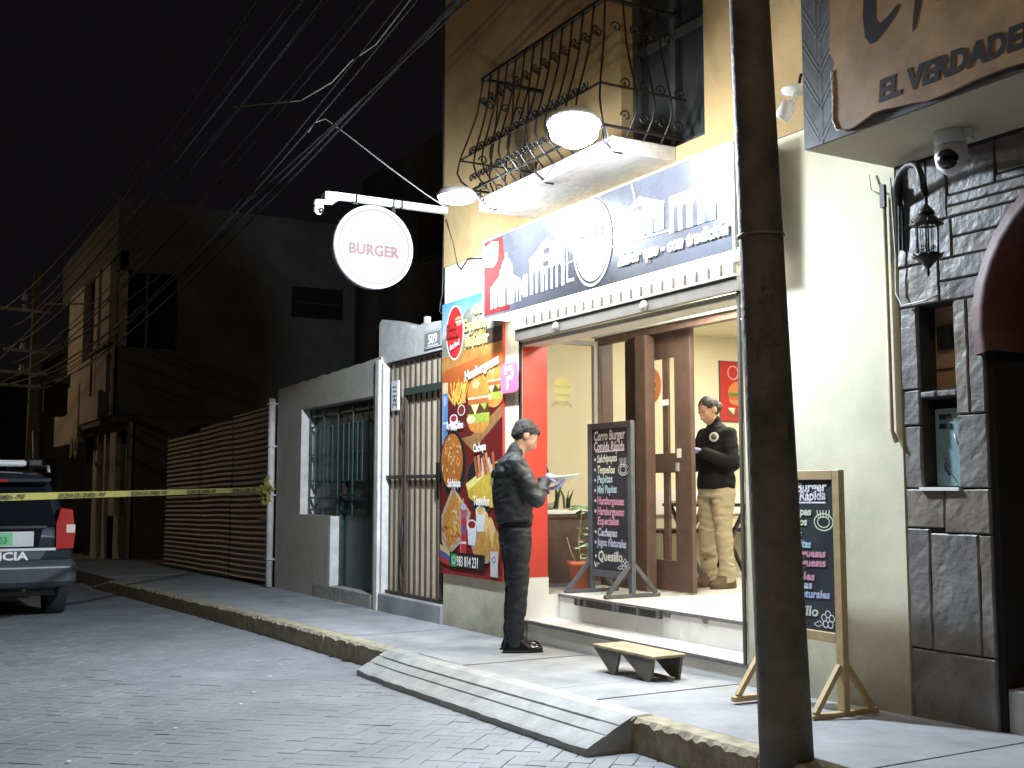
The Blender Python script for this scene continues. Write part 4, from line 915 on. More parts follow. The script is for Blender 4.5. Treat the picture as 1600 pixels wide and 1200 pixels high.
# ---------------------------------------------------------------- near pole
npole = thing('street_pole', 'large weathered dark pole standing at the kerb in front of the shop', 'pole', (-3.62, 3.36, gz(-3.6)))
n = 24; pts = []; rr = []
for i in range(n + 1):
    t = i / n; z = gz(-3.6) - .1 + 7.9 * t; pts.append((-3.62 - .034 * (z - .09), 3.36 - .006 * z, z)); rr.append(.112 - .0068 * z)
MB().tube(pts, rr, n=28).build('pole_shaft', M_pole, npole)
M_strap = mat('pole_band', (.16, .14, .12), .6, var=.3)
for z in (2.3,): MB().lathe([(.1, 0), (.103, .001), (.103, .012), (.1, .013)], (-3.695, 3.345, z), n=28).build('wire_band', M_strap, npole)
rs = random.Random(12)
M_paper = mat('torn_paper', (.14, .115, .09), .9, var2=(.05, .045, .04), vs=14)
for (z, h, a0, a1) in ((1.82, .20, -150, -95), (1.60, .22, -160, -120), (2.05, .06, -140, -100), (1.42, .10, -120, -90)):
    mb = MB(); vs = []; m_ = 8; c = Vector((-3.617 - .034 * z, 3.36 - .006 * z, 0)); r_ = .112 - .0068 * z + .0015
    for i in range(m_ + 1):
        a = R(a0 + (a1 - a0) * i / m_) + R(90); e = rs.uniform(-.02, .02); e2 = rs.uniform(-.02, .02)
        vs += [(c.x + r_ * math.cos(a), c.y + r_ * math.sin(a), z + e), (c.x + r_ * math.cos(a), c.y + r_ * math.sin(a), z + h + e2)]
    mb.add(vs, [(2 * i, 2 * i + 2, 2 * i + 3, 2 * i + 1) for i in range(m_)], M_paper, True); mb.build('torn_poster', None, npole)

# ---------------------------------------------------------------- cables
def cable_pts(a, b, sag, n=24):
    a = Vector(a); b = Vector(b); return [a.lerp(b, i / n) - ZA * sag * 4 * (i / n) * (1 - i / n) for i in range(n + 1)]
ends = []
rs = random.Random(21)
starts = [(-28, 3.0, 5.5), (-28, 2.4, 5.3), (-28, 2.9, 5.1), (-28, 2.6, 4.9), (-28, 2.5, 4.4), (-28, 3.2, 4.35), (-28, 2.7, 4.1), (-28, 2.2, 3.95), (-28, 2.9, 3.85), (-28, 3.3, 3.7), (-28, 2.6, 3.6), (-28, 3.3, 3.5), (-28, 3.0, 3.45), (-28, 2.2, 3.5)]
for k, s_ in enumerate(starts):
    e = (-2.6, 3.35 + rs.uniform(-.35, .45), 6.9 - k * .14 + rs.uniform(-.15, .15)); sag = .35 + rs.random() * .45
    mb = MB(); mb.tube(cable_pts(s_, e, sag), .007 + rs.random() * .009, n=5)
    tag(mb.build('overhead_cable', M_cable), 'dark overhead cable running along the street from the distant pole', 'cable', 'overhead cables along the street')
for k, (a, b, sg_) in enumerate((((-28, 2.2, 5.3), (-30, -3, 6.5), .1), ((-28, 2.2, 3.9), (-40, -2, 4.6), .2), ((-28, 3.2, 4.4), (-26.05, 4.6, 5.2), .15), ((-28, 3.2, 3.8), (-26.05, 4.6, 4.9), .2), ((-28, 3.1, 3.6), (-26.05, 4.5, 4.3), .15), ((-28, 2.3, 4.9), (-38, -1, 4.4), .2))):
    tag(MB().tube(cable_pts(a, b, sg_, 12), .014, n=5).build('service_cable', M_plastic), 'pale service cable hooked onto the distant utility pole', 'cable', 'service cables at the distant pole')
M_wc = mat('white_cable', (.55, .55, .5), .5, var=.05)
tag(MB().tube([(-13.6, 3.7, 5.95), (-11.6, 3.9, 5.45), (-10.9, 4.0, 5.45), (-10.6, 4.1, 5.6), (-10.2, 4.2, 5.65), (-9.6, 4.3, 5.9), (-9.2, 4.4, 6.0), (-8.9, WY - .03, 6.1)], .007, n=6).build('white_cable', M_wc), 'loose white cable drooping from the cable bundle to the building corner', 'cable')
tag(MB().tube([(-10.9, 3.75, 4.87), (-10.8, 3.78, 4.95), (-10.6, 3.83, 4.94), (-10.2, 3.95, 4.65), (-9.7, 4.15, 4.25), (-9.4, 4.4, 3.95), (-9.27, WY - .02, 3.83)], .006, n=6).build('lamp_cable', M_wc), 'thin pale cable dropping down to the round sign beam', 'cable')
wt_ = [[(-9.30, WY - .01, 5.9), (-9.31, WY - .015, 5.0), (-9.30, WY - .02, 4.4), (-9.31, WY - .01, 3.85)], [(-9.24, WY - .02, 3.7), (-9.1, WY - .01, 3.45), (-9.0, WY - .012, 3.22), (-8.93, WY - .012, 3.18), (-8.8, WY - .012, 3.25), (-8.5, WY - .012, 3.2)], [(-9.30, WY - .01, 3.6), (-9.3, WY - .02, 3.0), (-9.33, WY - .02, 2.95), (-9.36, WY - .02, 2.85), (-9.3, WY - .02, 2.82)]]
for w_, lb in zip(wt_, ('thin dark wire running up the ochre wall edge above the round sign beam', 'thin dark wire zigzagging across the cream wall left of the shop sign', 'short loose wire loop hanging at the corner just above the food poster')): tag(MB().tube(w_, .006, n=5).build('wall_wire', M_cable), lb, 'wire', 'thin wires on the building corner')

# ---------------------------------------------------------------- RIGHT: brown sign box, stone pilaster, arch
br = thing('restaurant_sign_box', 'big projecting brown wood look sign box reading EL VERDADE above the arch', 'sign', (-3, 4.2, 2.85))
BX0, BX1, BY0, BZ0, BZ1 = -4.0, -.5, 3.92, 2.86, 4.6
MB().box((BX0 + .004, BY0 + .004, BZ0), (BX1, WY - .013, BZ1)).build('box', mat('beige_soffit', (.50, .44, .33), .75, var=.05), br)
M_grit = mat('printed_slate', (.15, .15, .155), .4, var2=(.09, .09, .095), vs=10)
M_plank = mat('printed_wood', (.42, .26, .13), .5, var2=(.24, .14, .07), vs=4)
MB().box((BX0, BY0 - .004, BZ0 + .003), (BX1, BY0 + .003, BZ1)).build('slate_print', M_grit, br)
P = Print((BX0, BY0 - .0045, BZ0), XA, ZA); g2 = flat((.22, .22, .23))
for i in range(9):
    z = .02 + i * .17
    P.line([(.0, z + .16), (.10, z), (.10, z + .03), (.0, z + .2)], .004, g2); P.line([(.11, z - .02), (.20, z + .10)], .005, g2); P.line([(.11, z + .02), (.20, z + .14)], .004, g2)
P.line([(.104, .01), (.104, 1.7)], .005, flat((.05, .05, .05))); P.build('slate_lines', br)
edge = [(.215, 1.72), (.205, 1.2), (.20, 1.0), (.19, .82), (.215, .72), (.21, .55), (.20, .42), (.225, .38), (.235, .36), (.222, .34), (.22, .22), (.215, .09), (.235, .035), (.28, .016), (.34, .02), (.40, .035), (.46, .052), (.52, .05), (.60, .038), (.68, .03), (.76, .016), (.88, .018), (1.0, .03), (1.15, .034), (1.3, .02), (1.6, .03), (2.2, .04), (3.48, .03), (3.48, 1.72)]
mb = MB(); mb.prism(edge, (BX0, BY0 - .006, BZ0), XA, ZA, -YA, .018); mb.build('wood_print', M_plank, br)
P = Print((BX0, BY0 - .0245, BZ0), XA, ZA); inkc = flat((.035, .032, .035), .4)
P.poly([(.452, .95), (.43, .70), (.415, .52), (.425, .42), (.455, .375), (.49, .375), (.545, .41), (.60, .45), (.635, .49), (.62, .505), (.56, .47), (.51, .45), (.49, .48), (.495, .6), (.52, .78), (.535, .95)], inkc)
P.poly([(.66, .95), (.70, .75), (.68, .66), (.645, .62), (.66, .60), (.70, .60), (.72, .52), (.70, .40), (.695, .345), (.715, .36), (.76, .50), (.78, .60), (.84, .60), (.83, .50), (.835, .43), (.85, .44), (.87, .55), (.93, .62), (.96, .72), (.95, .95)], inkc)
P.poly([(1.02, .95), (1.05, .66), (1.12, .60), (1.18, .70), (1.2, .95)], inkc); P.poly([(1.26, .95), (1.3, .62), (1.42, .58), (1.5, .95)], inkc)
P.build('script_lettering', br)
text('block_lettering', 'EL VERDADERO', .135, (BX0 + .49, BY0 - .0252, BZ0 + .092), (1, 0, .0), ZA, inkc, br, bold=.006, shear=.12, fit=.92)
MB().tube([(BX0 + .21, BY0 - .026, BZ0 + .33), (BX0 + .217, BY0 - .026, BZ0 + .2), (BX0 + .212, BY0 - .026, BZ0 + .09), (BX0 + .235, BY0 - .026, BZ0 + .036), (BX0 + .29, BY0 - .026, BZ0 + .018)], .003, n=5).build('edge_highlight', M_plastic, br)

sw = thing('stone_facade', 'slate clad facade with an arched doorway at the right edge', 'building', (-3.2, WY, 0))
ZS = 2.855
AX, AR, AZ = -2.80, .70, 1.96   # arch centre, radius, springing
AXl = AX - AR
# backing with niches: build as boxes
JX0 = XR + .004; NX0, NX1 = -3.885, -3.67
mb = MB()
mb.box((JX0, WY + .02, -.2), (NX0, WY + .5, ZS)); mb.box((NX1, WY + .02, -.2), (AXl, WY + .5, AZ)); mb.box((NX0, WY + .02, -.2), (NX1, WY + .5, 1.21)); mb.box((NX0, WY + .02, 1.65), (NX1, WY + .5, 1.69)); mb.box((NX0, WY + .02, 2.12), (NX1, WY + .5, ZS)); mb.box((NX0, WY + .16, 1.21), (NX1, WY + .5, 2.12))
mb.build('core_wall', M_joint, sw)
mb = MB(); mb.box((NX0, WY + .14, 1.20), (NX1, WY + .159, 1.66)); mb.box
# wall above the springing around the arch
mb = MB(); seg = 16; arcp = [(AX + AR * math.cos(R(180 - 180 * i / seg)), AZ + AR * math.sin(R(180 * i / seg))) for i in range(seg + 1)]
for i in range(seg):
    a, b = arcp[i], arcp[i + 1]
    mb.prism([(a[0], a[1]), (b[0], b[1]), (b[0], ZS), (a[0], ZS)], (0, WY + .5, 0), XA, ZA, -YA, .48)
mb.box((NX1, WY + .021, AZ), (AXl, WY + .5, ZS)); mb.box((AX + AR, WY + .02, -.2), (-.5, WY + .5, ZS)); mb.build('arch_wall', M_joint, sw)
rs = random.Random(31)
def stone(x0, x1, z0, z1, proud=None):
    g = .0035; p = proud if proud is not None else rs.uniform(0, .010)
    def ax(a, b):
        n_ = max(2, int((b - a) / .03)); return [a, a + .006] + [a + (b - a) * i / n_ for i in range(1, n_)] + [b - .006, b]
    gx, gz_ = ax(x0 + g, x1 - g), ax(z0 + g, z1 - g); nx, nz = len(gx) - 1, len(gz_) - 1; vs = []
    y = WY + .004 - p; tilt = rs.uniform(-.02, .02)
    for j in range(nz + 1):
        for i in range(nx + 1):
            x, z = gx[i], gz_[j]
            d = .006 * noise.noise(Vector((x * 7 + z0 * 7, z * 7, x0 * 9))) + .005 * abs(noise.noise(Vector((x * 22, z * 30 + x * 18, x0)))) + tilt * (x - x0)
            if i in (0, nx) or j in (0, nz): d += .006
            vs.append((x, y + d, z))
    mb = MB(); fs = [(j * (nx + 1) + i, j * (nx + 1) + i + 1, (j + 1) * (nx + 1) + i + 1, (j + 1) * (nx + 1) + i) for j in range(nz) for i in range(nx)]
    o = len(vs)
    rim = [i for i in range(nx + 1)] + [j * (nx + 1) + nx for j in range(1, nz + 1)] + [nz * (nx + 1) + i for i in range(nx - 1, -1, -1)] + [j * (nx + 1) for j in range(nz - 1, 0, -1)]
    for r_ in rim: v = vs[r_]; vs.append((v[0], WY + .025, v[2]))
    fs += [(rim[(k + 1) % len(rim)], rim[k], o + k, o + (k + 1) % len(rim)) for k in range(len(rim))]
    mb.add(vs, fs, rs.choice((M_stone, M_stone, M_stone2)), False); mb.build('stone', None, sw)
SL = [(JX0, AXl - .001, .0, .42), (JX0, -3.855, .42, 1.01), (-3.855, -3.575, .42, .99), (-3.575, AXl, .42, .99), (JX0, -3.76, 1.01, 1.205), (-3.76, AXl, .99, 1.205), (JX0, NX0, 1.205, 1.52), (JX0, NX0, 1.52, 1.70), (NX1, AXl, 1.205, 1.56), (NX1, -3.59, 1.56, 2.12), (-3.59, AXl, 1.56, 2.12), (NX0, -3.79, 1.652, 1.688), (-3.79, NX1, 1.652, 1.688), (JX0, NX0, 1.70, 2.12), (JX0, -3.74, 2.12, 2.33), (JX0, -3.66, 2.33, 2.53), (JX0, -3.8, 2.53, ZS), (-3.8, -3.68, 2.53, ZS)]
def arc_x(z): return AX - math.sqrt(max(0, AR * AR - (z - AZ) ** 2))
for x0_, za, zb3 in ((-3.74, 2.12, 2.22), (-3.74, 2.22, 2.33), (-3.66, 2.33, 2.43), (-3.66, 2.43, 2.53), (-3.68, 2.53, 2.585), (-3.68, 2.585, 2.64), (-3.40, 2.64, 2.68)):
    SL.append((x0_, arc_x((za + zb3) / 2) + .012, za, zb3))
SL += [(-3.68, -3.40, 2.64, ZS), (-3.40, -3.05, 2.68, ZS), (-3.05, -2.6, 2.70, ZS)]
for s_ in SL: stone(*s_)
# right side of the arch, out of the frame
stone(AX + AR, -1.4, 0, 1.2); stone(AX + AR, -1.4, 1.2, 2.8)
# red archivolt
mb = MB(); q = 22
for i in range(q):
    a0, a1 = R(190 - 200 * i / q), R(190 - 200 * (i + 1) / q); vs = []
    for a in (a0, a1):
        for r_, y in ((AR + .035, WY - .035), (AR - .055, WY - .035), (AR - .055, WY + .5), (AR + .035, WY + .03)): vs.append((AX + r_ * math.cos(a), y, AZ + r_ * math.sin(a)))
    mb.add(vs, [(0, 1, 5, 4), (1, 2, 6, 5), (3, 0, 4, 7)], mat('dark_red_stucco', (.055, .008, .007), .6, var=.25, vs=8), True)
mb.build('red_arch_band', None, sw)
MB().box((AXl - .002, WY + .026, -.1), (AXl + .03, WY + .5, AZ - .1)).build('door_jamb', M_void, sw)
dd = thing('arched_door', 'dark reddish plank door set deep inside the arch', 'door', (AX, WY + .4, .3))
for i in range(26):
    z = .30 + i * .095; MB().box((AXl + .032, WY + .36 + .005 * (i % 2), z), (AX + AR, WY + .40, z + .09), c=.004).build('plank', mat('dark_red_wood', (.10, .025, .018), .45, var=.35, vs=8), dd)
MB().box((AXl + .10, WY + .30, .30), (AXl + .14, WY + .358, 2.6)).build('door_frame', mat('door_post_wood', (.09, .05, .035), .6, var=.3), dd)
ds = thing('door_step', 'pale stone step at the foot of the arched doorway', 'step', (-2.8, 4.6, .1))
MB().box((AXl + .031, WY + .03, .05), (AX + AR, WY + .359, .29), c=.008).build('step_block', M_ramp, ds)
# niche contents
mb = MB(); mb.box((NX0 + .002, WY + .13, 1.691), (NX1 - .002, WY + .158, 2.118)); nb_ = mb.build('niche_back', mat('orange_plaster', (.46, .27, .16), .8, var=.1), sw)
MB().box((NX0 + .03, WY + .105, 1.90), (NX0 + .115, WY + .129, 2.02)).build('niche_hole', M_void, nb_)
MB().box((NX0 + .01, WY + .12, 1.80), (NX1 - .01, WY + .129, 1.806)).build('niche_shelf_line', M_joint, nb_)
eb = thing('meter_box', 'small pale blue metal meter box set in a niche of the stone wall', 'meter box', (-3.76, WY + .1, 1.22))
MB().box((NX0 + .03, WY + .07, 1.215), (NX1 - .003, WY + .12, 1.60), c=.004).build('box_door', mat('pale_blue_metal', (.20, .30, .33), .45, metal=.1, var=.1), eb)
for z in (1.50, 1.545): MB().box((NX0 + .06, WY + .064, z), (NX0 + .13, WY + .069, z + .025)).build('vent_slot', M_void, eb)
MB().tube([(NX1 - .06, WY + .06, 1.47), (NX1 - .05, WY + .055, 1.44), (NX1 - .03, WY + .06, 1.41)], .006).build('latch', M_zinc, eb)
MB().tube([(NX0 + .09, WY + .06, 1.35), (NX0 + .09, WY + .06, 1.31), (NX0 + .12, WY + .055, 1.27)], .005).build('handle', M_iron, eb)
MB().box((NX0 - .01, WY - .015, 1.195), (NX1 + .01, WY + .06, 1.212)).build('ledge', M_plastic, eb)
# lantern
la = thing('wall_lantern', 'black wrought iron lantern hanging from a curved bracket on the stone wall', 'lantern', (-3.82, WY, 2.6))
Lx, Ly = -3.62, 4.32
MB().bar((-3.955, WY - .012, 2.84), (-3.955, WY - .012, 2.42), .025, .012).build('wall_plate', M_iron, la)
pts = [(-3.95, WY - .02, 2.74)]
for i in range(9):
    a = R(180 - 150 * i / 8); pts.append((-3.79 + .16 * math.cos(a), WY - .03 - .19 * i / 8, 2.66 + .14 * math.sin(a)))
pts.append((Lx, Ly, 2.60)); MB().tube(pts, .017, n=8).build('bracket', M_iron, la)
MB().tube([(Lx, Ly, 2.60), (Lx, Ly, 2.50)], .008).build('hanger', M_iron, la)
LZ = 2.16
MB().lathe([(.01, .40), (.02, .385), (.05, .35), (.055, .33), (.03, .325)], (Lx, Ly, LZ), n=12).build('cap', M_iron, la)
MB().lathe([(.03, .33), (.06, .315), (.10, .27), (.108, .262), (.10, .255), (.02, .255)], (Lx, Ly, LZ), n=6).build('roof', M_iron, la)
for i in range(6):
    a = R(60 * i + 15); c_, s2 = math.cos(a), math.sin(a)
    MB().tube([(Lx + .074 * c_, Ly + .074 * s2, LZ + .258), (Lx + .07 * c_, Ly + .07 * s2, LZ + .07)], .006, n=5).build('bar', M_iron, la)
    a2 = R(60 * i + 45); c2, s3 = math.cos(a2), math.sin(a2)
    MB().tube([(Lx + .064 * c2, Ly + .064 * s3, LZ + .258), (Lx + .06 * c2, Ly + .06 * s3, LZ + .07)], .003, n=4).build('bar', M_iron, la)
    mb = MB(); scroll(mb, (Lx + .062 * c2, Ly + .062 * s3, LZ + .10), (-s3, c2, 0), .018, .003); mb.build('scroll', M_iron, la)
    MB().tube([(Lx + .10 * c_, Ly + .10 * s2, LZ + .265), (Lx + .118 * c_, Ly + .118 * s2, LZ + .285)], .005, n=4).build('finial', M_iron, la)
    MB().tube([(Lx + .08 * c_, Ly + .08 * s2, LZ + .05), (Lx + .108 * c_, Ly + .108 * s2, LZ + .065)], .006, n=4).build('finial', M_iron, la)
MB().lathe([(.062, 0), (.062, .18)], (Lx, Ly, LZ + .072), n=6).build('pane', M_glass, la)
MB().lathe([(.004, -.075), (.012, -.05), (.008, -.03), (.03, .0), (.075, .04), (.09, .055), (.09, .07), (.03, .07)], (Lx, Ly, LZ), n=6).build('base', M_iron, la)
for o_ in la.children:
    if o_.name.split('.')[0] not in ('wall_plate', 'bracket', 'hanger'): o_.data.transform(Matrix.Translation((Lx, Ly, 2.56)) @ Matrix.Scale(.74, 4) @ Matrix.Translation((-Lx, -Ly, -2.56)))
MB().tube([(Lx, Ly, 2.60), (Lx, Ly, 2.55)], .006).build('hook', M_iron, la)
dome_camera('large white dome security camera hanging under the brown sign box', (-3.45, 4.3, 2.79), 1.5, base=(-3.36, 4.34, 2.84), lens_dir=(.35, -1, -.1))
pr_ = thing('conduit_pipe', 'thin beige conduit running down beside the stone pilaster', 'pipe', (-4.04, WY - .02, 1.4))
MB().tube([(-4.055, WY - .02, 2.72), (-4.05, WY - .02, 1.5), (-4.02, WY - .02, 1.44)], .012, n=8).build('conduit', mat('beige_pipe', (.42, .36, .24), .6, var=.1), pr_)
MB().bar((-4.05, WY - .03, 2.78), (-4.05, WY - .03, 2.66), .03, .02).build('clip', M_iron, pr_)
for lb, w_ in zip(('thin pale wire hanging from the brown sign box to the conduit top', 'thin pale wire looping down beside the lantern to the orange niche'), ([(-4.15, WY - .02, 2.86), (-4.13, WY - .03, 2.77), (-4.06, WY - .03, 2.73)], [(-3.99, WY - .04, 2.8), (-3.98, WY - .03, 2.4), (-3.985, WY - .03, 2.2), (-3.95, WY - .03, 2.13), (-3.82, WY - .03, 2.135), (-3.72, WY - .03, 2.15)])):
    tag(MB().tube(w_, .005, n=5).build('wall_wire', M_wc), lb, 'wire', 'pale wires beside the lantern')

# ---------------------------------------------------------------- chalkboards
ROWS = [('Cerro Burger', (.85, .85, .85), .30), ('Comida Rápida', (.85, .78, .82), .34), ('Salchipapas', (.82, .82, .62), .34), ('Tequeños', (.82, .82, .60), .27), ('Pepitas', (.50, .72, .75), .24), ('Mini Pepitas', (.50, .72, .78), .30), ('Hamburguesas', (.75, .35, .45), .38), ('Hamburguesas', (.75, .35, .45), .38), ('Especiales', (.75, .38, .48), .32), ('Cachapas', (.62, .66, .80), .27), ('Jugos Naturales', (.50, .56, .78), .42), ('Quesillo', (.80, .80, .70), .34)]
def chalkboard(label, x0, x1, y, zf, zt, zb_, zf_leg, mfr, mfoot, grp, fw=.045, footlen=.26, xf=None, sc=1.0):
    cb = thing('chalkboard', label, 'chalkboard', ((x0 + x1) / 2, y, zf), group=grp)
    w = x1 - x0; H_ = zt - zb_
    MB().box((x0 + fw, y - .006, zb_ + fw), (x1 - fw, y + .006, zt - fw)).build('board', M_board, cb)
    MB().box((x0, y - .02, zf + .03), (x0 + fw, y + .02, zt), c=.003).build('post', mfr, cb); MB().box((x1 - fw, y - .02, zf + .03), (x1, y + .02, zt), c=.003).build('post', mfr, cb)
    MB().box((x0 + fw, y - .018, zt - fw), (x1 - fw, y + .018, zt), c=.003).build('rail', mfr, cb); MB().box((x0 + fw, y - .018, zb_), (x1 - fw, y + .018, zb_ + fw), c=.003).build('rail', mfr, cb)
    for x in (x0 + fw / 2, x1 - fw / 2):
        MB().box((x - .02, y - footlen, zf), (x + .02, y + footlen, zf + .028), c=.003).build('foot', mfoot, cb)
        for s_ in (-1, 1): MB().bar((x, y + s_ * (footlen - .03), zf + .03), (x, y + s_ * .022, zf + .25), .028, .028).build('brace', mfr, cb)
    iw = w - 2 * fw; ih = H_ - 2 * fw; top = zt - fw - .015; rh = (ih - .10) / 12.4; rs = random.Random(int(x0 * 100) & 255)
    for k, (s_, c_, wd) in enumerate(ROWS):
        size = rh * 1.05 * (1.25 if k in (0, 1, 11) else 1.0); z = top - rh * (k + .95) - (.012 if k > 1 else 0) - (.035 if k == 11 else 0)
        u = x0 + fw + .03 + (0 if k in (0, 1) else .045 if k != 11 else .05); 
        cm = mat('chalk_%02x%02x%02x' % tuple(int(v * 255) for v in c_), c_, .95, var2=tuple(v * .38 for v in c_), vs=75)
        avail = x1 - fw - .025 - u
        text('chalk_lettering', s_, size, (u, y - .0085, z + rs.uniform(-.003, .003)), (1, 0, rs.uniform(-.02, .05)), ZA, cm, cb, bold=.0022, shear=.12, fit=avail * (.60, .93, .68, .60, .52, .66, .9, .9, .72, .66, .98, .82)[k] if k else avail * .95)
        if 1 < k and k != 8:
            P = Print((u - .03, y - .0065, z + size * .3), XA, ZA)
            for a in (0, 60, 120): P.line([(-.013 * math.cos(R(a)), -.013 * math.sin(R(a))), (.013 * math.cos(R(a)), .013 * math.sin(R(a)))], .005, flat((.85, .7, .78), .9))
            P.build('chalk_mark', cb)
    P = Print((x0, y - .0065, zb_), XA, ZA); wc = flat((.8, .76, .82), .9); yc = flat((.8, .84, .68), .9)
    P.line([(fw + .06, H_ - fw - rh * 2.22), (w - fw - .06, H_ - fw - rh * 2.15)], .008, wc)
    for i, q in enumerate((.035, .055)):
        cx, cz = w - fw - .075, H_ - fw - rh * 4.0
        P.line([(cx + q * 1.2 * math.cos(a * .45), cz + q * .8 * math.sin(a * .45)) for a in range(15)], .006, yc)
    for i in range(5): P.line([(w - fw - .11 + i * .018, H_ - fw - rh * 3.6), (w - fw - .12 + i * .022, H_ - fw - rh * 2.9)], .005, yc)
    for a in range(5):
        t_ = R(72 * a + 18); P.ring(w - fw - .06 + .028 * math.cos(t_), fw + .06 + .028 * math.sin(t_), .02, .02, .005, wc, n=12)
    P.line([(w - fw - .16, fw + .03), (w - fw - .12, fw + .05), (w - fw - .09, fw + .035), (w - fw - .13, fw + .02), (w - fw - .16, fw + .03)], .004, wc)
    P.line([(fw + .03, fw + .05), (fw + .06, fw + .03), (fw + .1, fw + .05), (fw + .06, fw + .055), (fw + .03, fw + .03)], .005, wc); P.line([(fw + .03, fw + .06), (fw + .05, fw + .02)], .01, wc)
    P.build('chalk_drawing', cb); return cb
chalkboard('black framed chalkboard menu standing on the top step in the entrance', -7.88, -7.26, 5.2, fl + .002, 1.745, .50, None, M_dgrey, M_dgrey, 'chalkboard menus', fw=.05)
zb2 = gz(-4.4) + .003
chalkboard('pine framed chalkboard menu on the pavement half hidden by the dark pole', -4.78, -4.16, 4.27, zb2, 1.30, .43, None, M_pine, M_pine, 'chalkboard menus', fw=.05, footlen=.225)

# ---------------------------------------------------------------- little wooden step
sl_ = thing('wooden_step', 'low wooden step with cut out triangle sides on the pavement by the stairs', 'step stool', (-5.85, 4.3, gz(-5.8)))
sz = gz(-5.9) + .002; M_swood = mat('step_wood', (.36, .29, .19), .7, var2=(.18, .14, .09), vs=10); M_sdark = mat('step_dark_wood', (.10, .085, .07), .7, var=.3, vs=12)
MB().box((-6.24, 4.13, sz + .145), (-5.58, 4.38, sz + .163), c=.003).build('tread', M_swood, sl_)
for y in (4.135, 4.345):
    for tri in ([(-6.23, .144), (-5.94, .144), (-5.99, 0), (-6.04, 0)], [(-5.93, .144), (-5.59, .144), (-5.62, 0), (-5.67, 0)]):
        MB().prism([(u, sz + v) for u, v in reversed(tri)], (0, y + .02, 0), XA, ZA, -YA, .02).build('side_panel', M_sdark, sl_)
MB().bar((-5.62, 4.24, sz + .02), (-5.62, 4.24, sz + .02001 + .02), .2, .02).build('stretcher', M_sdark, sl_)

